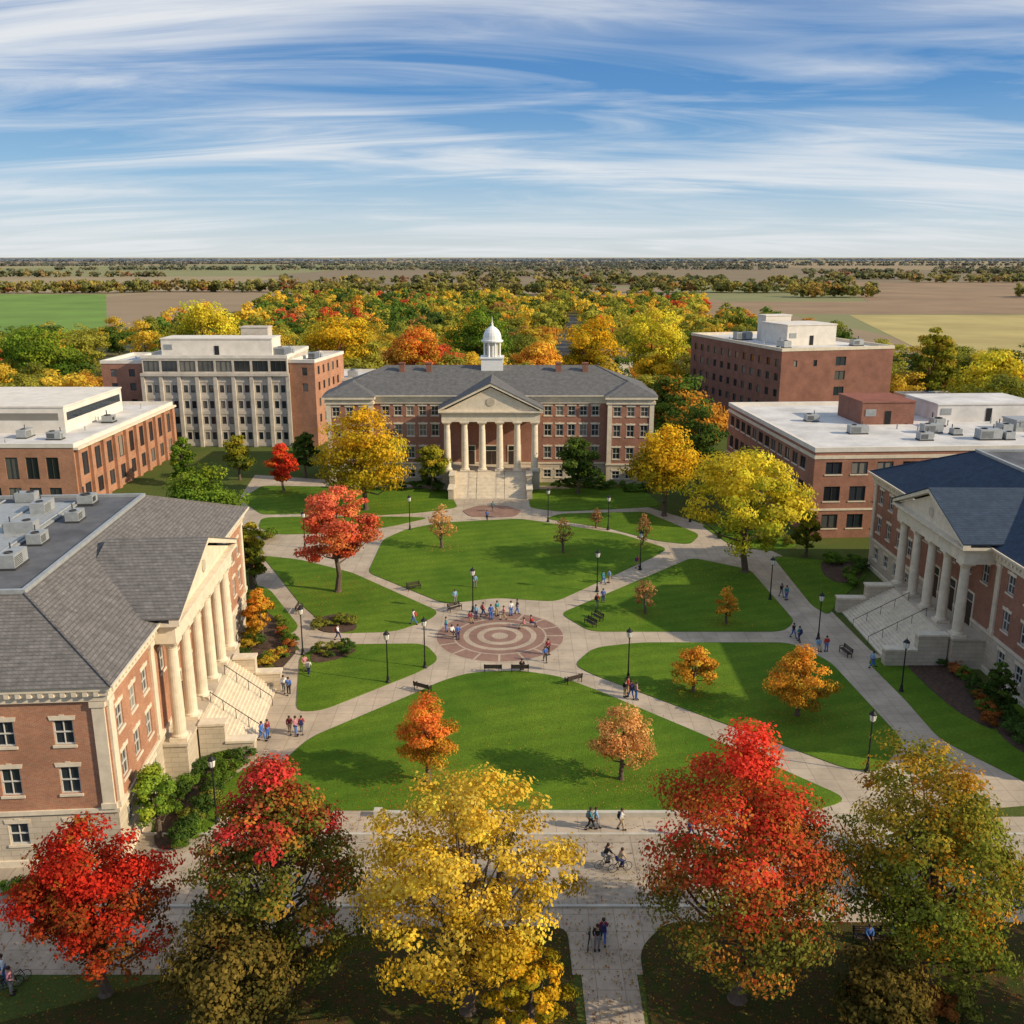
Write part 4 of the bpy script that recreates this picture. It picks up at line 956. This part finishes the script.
    for h,k,a,toe in L: tr.append([((pel[0],pel[1],pz+.02),(.155,.125)),(h,.105),(k,.078),(tuple(Vector(k).lerp(Vector(a),.95)),.058)])
    trm=skin_mesh('trousers',tr,M['cloth'])
    b=MB(); b.lathe(0,0,[(.095,-.06),(.108,0),(.10,.06),(.07,.105),(.02,.12)],10)
    hm=b.mesh('hair',[M['hair']]); hm.transform(Matrix.Translation(H_+Vector((0,.022,.04))))
    sms=[]
    for h,k,a,toe in L:
        b=MB(); A_=Vector(a);T=Vector(toe); b.box(A_.x-.05,A_.x+.05,min(T.y,A_.y)-.06,max(T.y,A_.y)+.05,min(T.z,A_.z)-.04,min(T.z,A_.z)+.05); sms.append(b.mesh('shoe',[M['tyre']]))
    b=MB(); b.box(-.14,.14,ty+.12,ty+.26,sh-.45,sh-.02); b.box(-.11,.11,ty+.26,ty+.31,sh-.4,sh-.2)
    b.box(-.13,-.09,ty-.14,ty+.12,sh-.02,sh+.03); b.box(.09,.13,ty-.14,ty+.12,sh-.02,sh+.03)
    bg=b.mesh('backpack',[M['cloth']])
    return bm_,tm,trm,hm,sms,bg
PO={k:pose(k) for k in ('stand','walk','stride','sit','ride')}
CC={'red':(.45,.03,.03),'white':(.7,.7,.67),'navy':(.02,.03,.12),'blue':(.05,.14,.42),'black':(.015,.015,.015),'grey':(.2,.2,.2),'teal':(.03,.22,.25),'maroon':(.2,.02,.04),'tan':(.4,.3,.18),'cyan':(.2,.38,.55),'pink':(.55,.22,.25),'green':(.05,.18,.07)}
TC=list(CC); used={}
BR='in the row behind the plaza'
PEO=[(452,636,'sit',40,'at the left of the plaza'),(458,640,'stand',200,'at the left of the plaza'),(446,632,'stand',90,'at the left of the plaza'),
(476,619,'stand',0,BR),(483,617,'walk',90,BR),(491,620,'stand',180,BR),(497,616,'stand',40,BR),(504,620,'walk',270,BR),(511,616,'stand',200,BR),(517,614,'stride',90,BR),(470,622,'sit',30,BR),
(524,629,'sit',270,'right of the plaza centre'),(531,627,'sit',90,'right of the plaza centre'),(545,662,'walk',10,'at the near right of the plaza'),(548,655,'stand',30,'at the near right of the plaza'),(455,604,'stand',30,'beside the lamp behind the plaza'),
(597,608,'walk',150,'on the path right of the plaza'),(603,603,'stand',0,'on the path right of the plaza'),(603,584,'walk',30,'farther up the right path'),(609,583,'stand',300,'farther up the right path'),(637,568,'walk',120,'near the top of the right path'),
(625,697,'stand',30,'in the group by the front lawn'),(631,699,'walk',200,'in the group by the front lawn'),(636,700,'stand',100,'in the group by the front lawn'),(628,694,'stand',260,'in the group by the front lawn'),
(793,638,'walk',30,'on the path towards the right hall'),(799,642,'stride',210,'on the path towards the right hall'),(818,650,'sit',0,'near the right hall steps'),(826,652,'stand',180,'near the right hall steps'),(781,597,'walk',20,'below the yellow green tree'),(786,600,'stand',20,'below the yellow green tree'),(872,668,'walk',90,'beside the right hall lawn'),
(284,693,'walk',10,'on the walk outside the left hall'),(289,695,'stride',190,'on the walk outside the left hall'),(290,734,'walk',10,'in the trio before the left hall'),(296,736,'stand',90,'in the trio before the left hall'),(302,734,'walk',190,'in the trio before the left hall'),(262,741,'walk',60,'at the foot of the left steps'),(268,738,'stand',60,'at the foot of the left steps'),(305,672,'stand',30,'where the left paths meet'),(309,676,'walk',180,'where the left paths meet'),
(255,585,'walk',10,'on the path behind the left hall'),(590,830,'walk',80,'crossing by the low stone wall'),(596,829,'walk',260,'crossing by the low stone wall'),(621,830,'stride',90,'by the wall near the red maple'),(597,950,'stand',0,'beside the bicycle at bottom centre'),(603,944,'walk',180,'beside the bicycle at bottom centre'),
(12,994,'stand',100,'beside the bicycles at lower left'),(5,982,'stand',300,'beside the bicycles at lower left'),(487,521,'walk',0,'on the apron before the main hall'),(493,512,'walk',180,'on the apron before the main hall'),(475,588,'stand',0,'on the far lawn beside the lamp'),(414,625,'walk',250,'on the path left of the plaza'),(868,943,'sit',0,'on the left bench at lower right'),(893,943,'sit',0,'on the right bench at lower right'),(690,838,'walk',90,'on the street beneath the red maple'),(338,640,'walk',80,'on the path below the coral tree'),(522,672,'sit',180,'on the near plaza bench')]
def person(x,y,z,rz,kind,where,ci,bag):
    ps=PO[kind]
    u=used.setdefault(where,set()); tc=TC[ci%len(TC)]
    while tc in u: ci+=1; tc=TC[ci%len(TC)]
    u.add(tc); bc=random.choice(['navy','black','grey','tan','blue'])
    word={'stand':'standing','walk':'walking','stride':'walking','sit':'sitting','ride':'riding'}[kind]
    t=thing('person','%s person in %s top and %s trousers %s'%(word,tc,bc,where),'person',(x,y,z),rz,'people about the quad')
    s=random.uniform(.97,1.07); t.scale=(s*1.05,s*1.05,s)
    link('body',ps[0],t); o=link('shirt',ps[1],t); o.color=(*CC[tc],1); o=link('trousers',ps[2],t); o.color=(*CC[bc],1); link('hair',ps[3],t)
    for q in ps[4]: link('shoe',q,t)
    if bag: o=link('backpack',ps[5],t); o.color=(*CC[random.choice(['black','navy','red','grey'])],1)
for i,(u,v,k,rz,w) in enumerate(PEO):
    x,y=G(u,v); person(x,y,.045,R(rz),k,w,i*3+random.randrange(2),k in('walk','stride') and i%2==0)
for (u,v,rz,w,ci) in [(606,868,20,'the left bicycle on the street',4),(620,872,15,'the right bicycle on the street',8)]:
    x,y=G(u,v); person(x,y,.04,R(rz+90),'ride',w,ci,False)
# ---------------------------------------------------------------- camera, light, world
cam=bpy.data.cameras.new('camera'); co=bpy.data.objects.new('camera',cam); COL.objects.link(co)
co.location=(0,0,H); co.rotation_euler=(R(90)-PT,0,0); cam.sensor_width=36; cam.lens=FP/1024*36; cam.clip_end=80000; cam.clip_start=.5
scn.camera=co
EL=R(27); AZ=R(-17)
sd=Vector((math.cos(EL)*math.cos(AZ),math.cos(EL)*math.sin(AZ),math.sin(EL)))
sl=bpy.data.lights.new('sun','SUN'); sl.energy=5.0; sl.angle=R(.55); sl.color=(1,.85,.62)
so=bpy.data.objects.new('sun',sl); COL.objects.link(so); so.rotation_euler=sd.to_track_quat('Z','Y').to_euler()
w=bpy.data.worlds.new('World'); scn.world=w; w.use_nodes=True; nt=w.node_tree; nt.nodes.clear()
bg=N(nt,'ShaderNodeBackground'); ow=N(nt,'ShaderNodeOutputWorld'); nt.links.new(bg.outputs[0],ow.inputs[0])
sky=N(nt,'ShaderNodeTexSky'); sky.sky_type='NISHITA'; sky.sun_disc=False; sky.sun_elevation=EL; sky.sun_rotation=R(90)-AZ
tc=N(nt,'ShaderNodeTexCoord'); sp=N(nt,'ShaderNodeSeparateXYZ'); nt.links.new(tc.outputs['Generated'],sp.inputs[0])
def mth(op,a,b=None):
    n=N(nt,'ShaderNodeMath',operation=op)
    for i,v in enumerate((a,b)):
        if v is None: continue
        if hasattr(v,'is_output'): nt.links.new(v,n.inputs[i])
        else: n.inputs[i].default_value=v
    return n.outputs[0]
z=mth('MAXIMUM',sp.outputs[2],0.0)
grad=ramp(nt,z,[(0,(4.8,5.1,5.2)),(.03,(3.7,4.6,5.3)),(.08,(1.7,3.2,4.9)),(.15,(.5,1.8,4.0)),(.24,(.26,1.25,3.3)),(.7,(2.4,3.2,4.6))])
base=mixc(nt,.87,sky.outputs[0],grad)
den=mth('ADD',z,.15)
cx_=mth('DIVIDE',sp.outputs[0],den); cy_=mth('DIVIDE',sp.outputs[1],den)
cb=N(nt,'ShaderNodeCombineXYZ'); nt.links.new(cx_,cb.inputs[0]); nt.links.new(cy_,cb.inputs[1])
def nz(sc,rot,loc,s,d,r,dist):
    mp=N(nt,'ShaderNodeMapping'); mp.inputs['Scale'].default_value=sc; mp.inputs['Rotation'].default_value=(0,0,R(rot)); mp.inputs['Location'].default_value=loc; nt.links.new(cb.outputs[0],mp.inputs[0])
    n1=N(nt,'ShaderNodeTexNoise'); n1.inputs['Scale'].default_value=s; n1.inputs['Detail'].default_value=d; n1.inputs['Roughness'].default_value=r; n1.inputs['Distortion'].default_value=dist; nt.links.new(mp.outputs[0],n1.inputs[0]); return n1.outputs[0]
a1=nz((.45,1.0,1),-18,(3.1,1.7,0),1.0,2,.5,.4)
a2=nz((.45,1.9,1),-28,(1.3,4.2,0),1.25,8,.6,1.3)
cl=mth('ADD',mth('MULTIPLY',a1,.52),mth('MULTIPLY',a2,.48))
cf=ramp(nt,cl,[(.44,0),(.51,.25),(.57,.60),(.66,.93)])
col=mixc(nt,cf,base,(5.6,5.75,5.9))
nt.links.new(col,bg.inputs[0]); bg.inputs[1].default_value=.145
scn.view_settings.view_transform='Standard'; scn.view_settings.look='None'; scn.view_settings.exposure=0
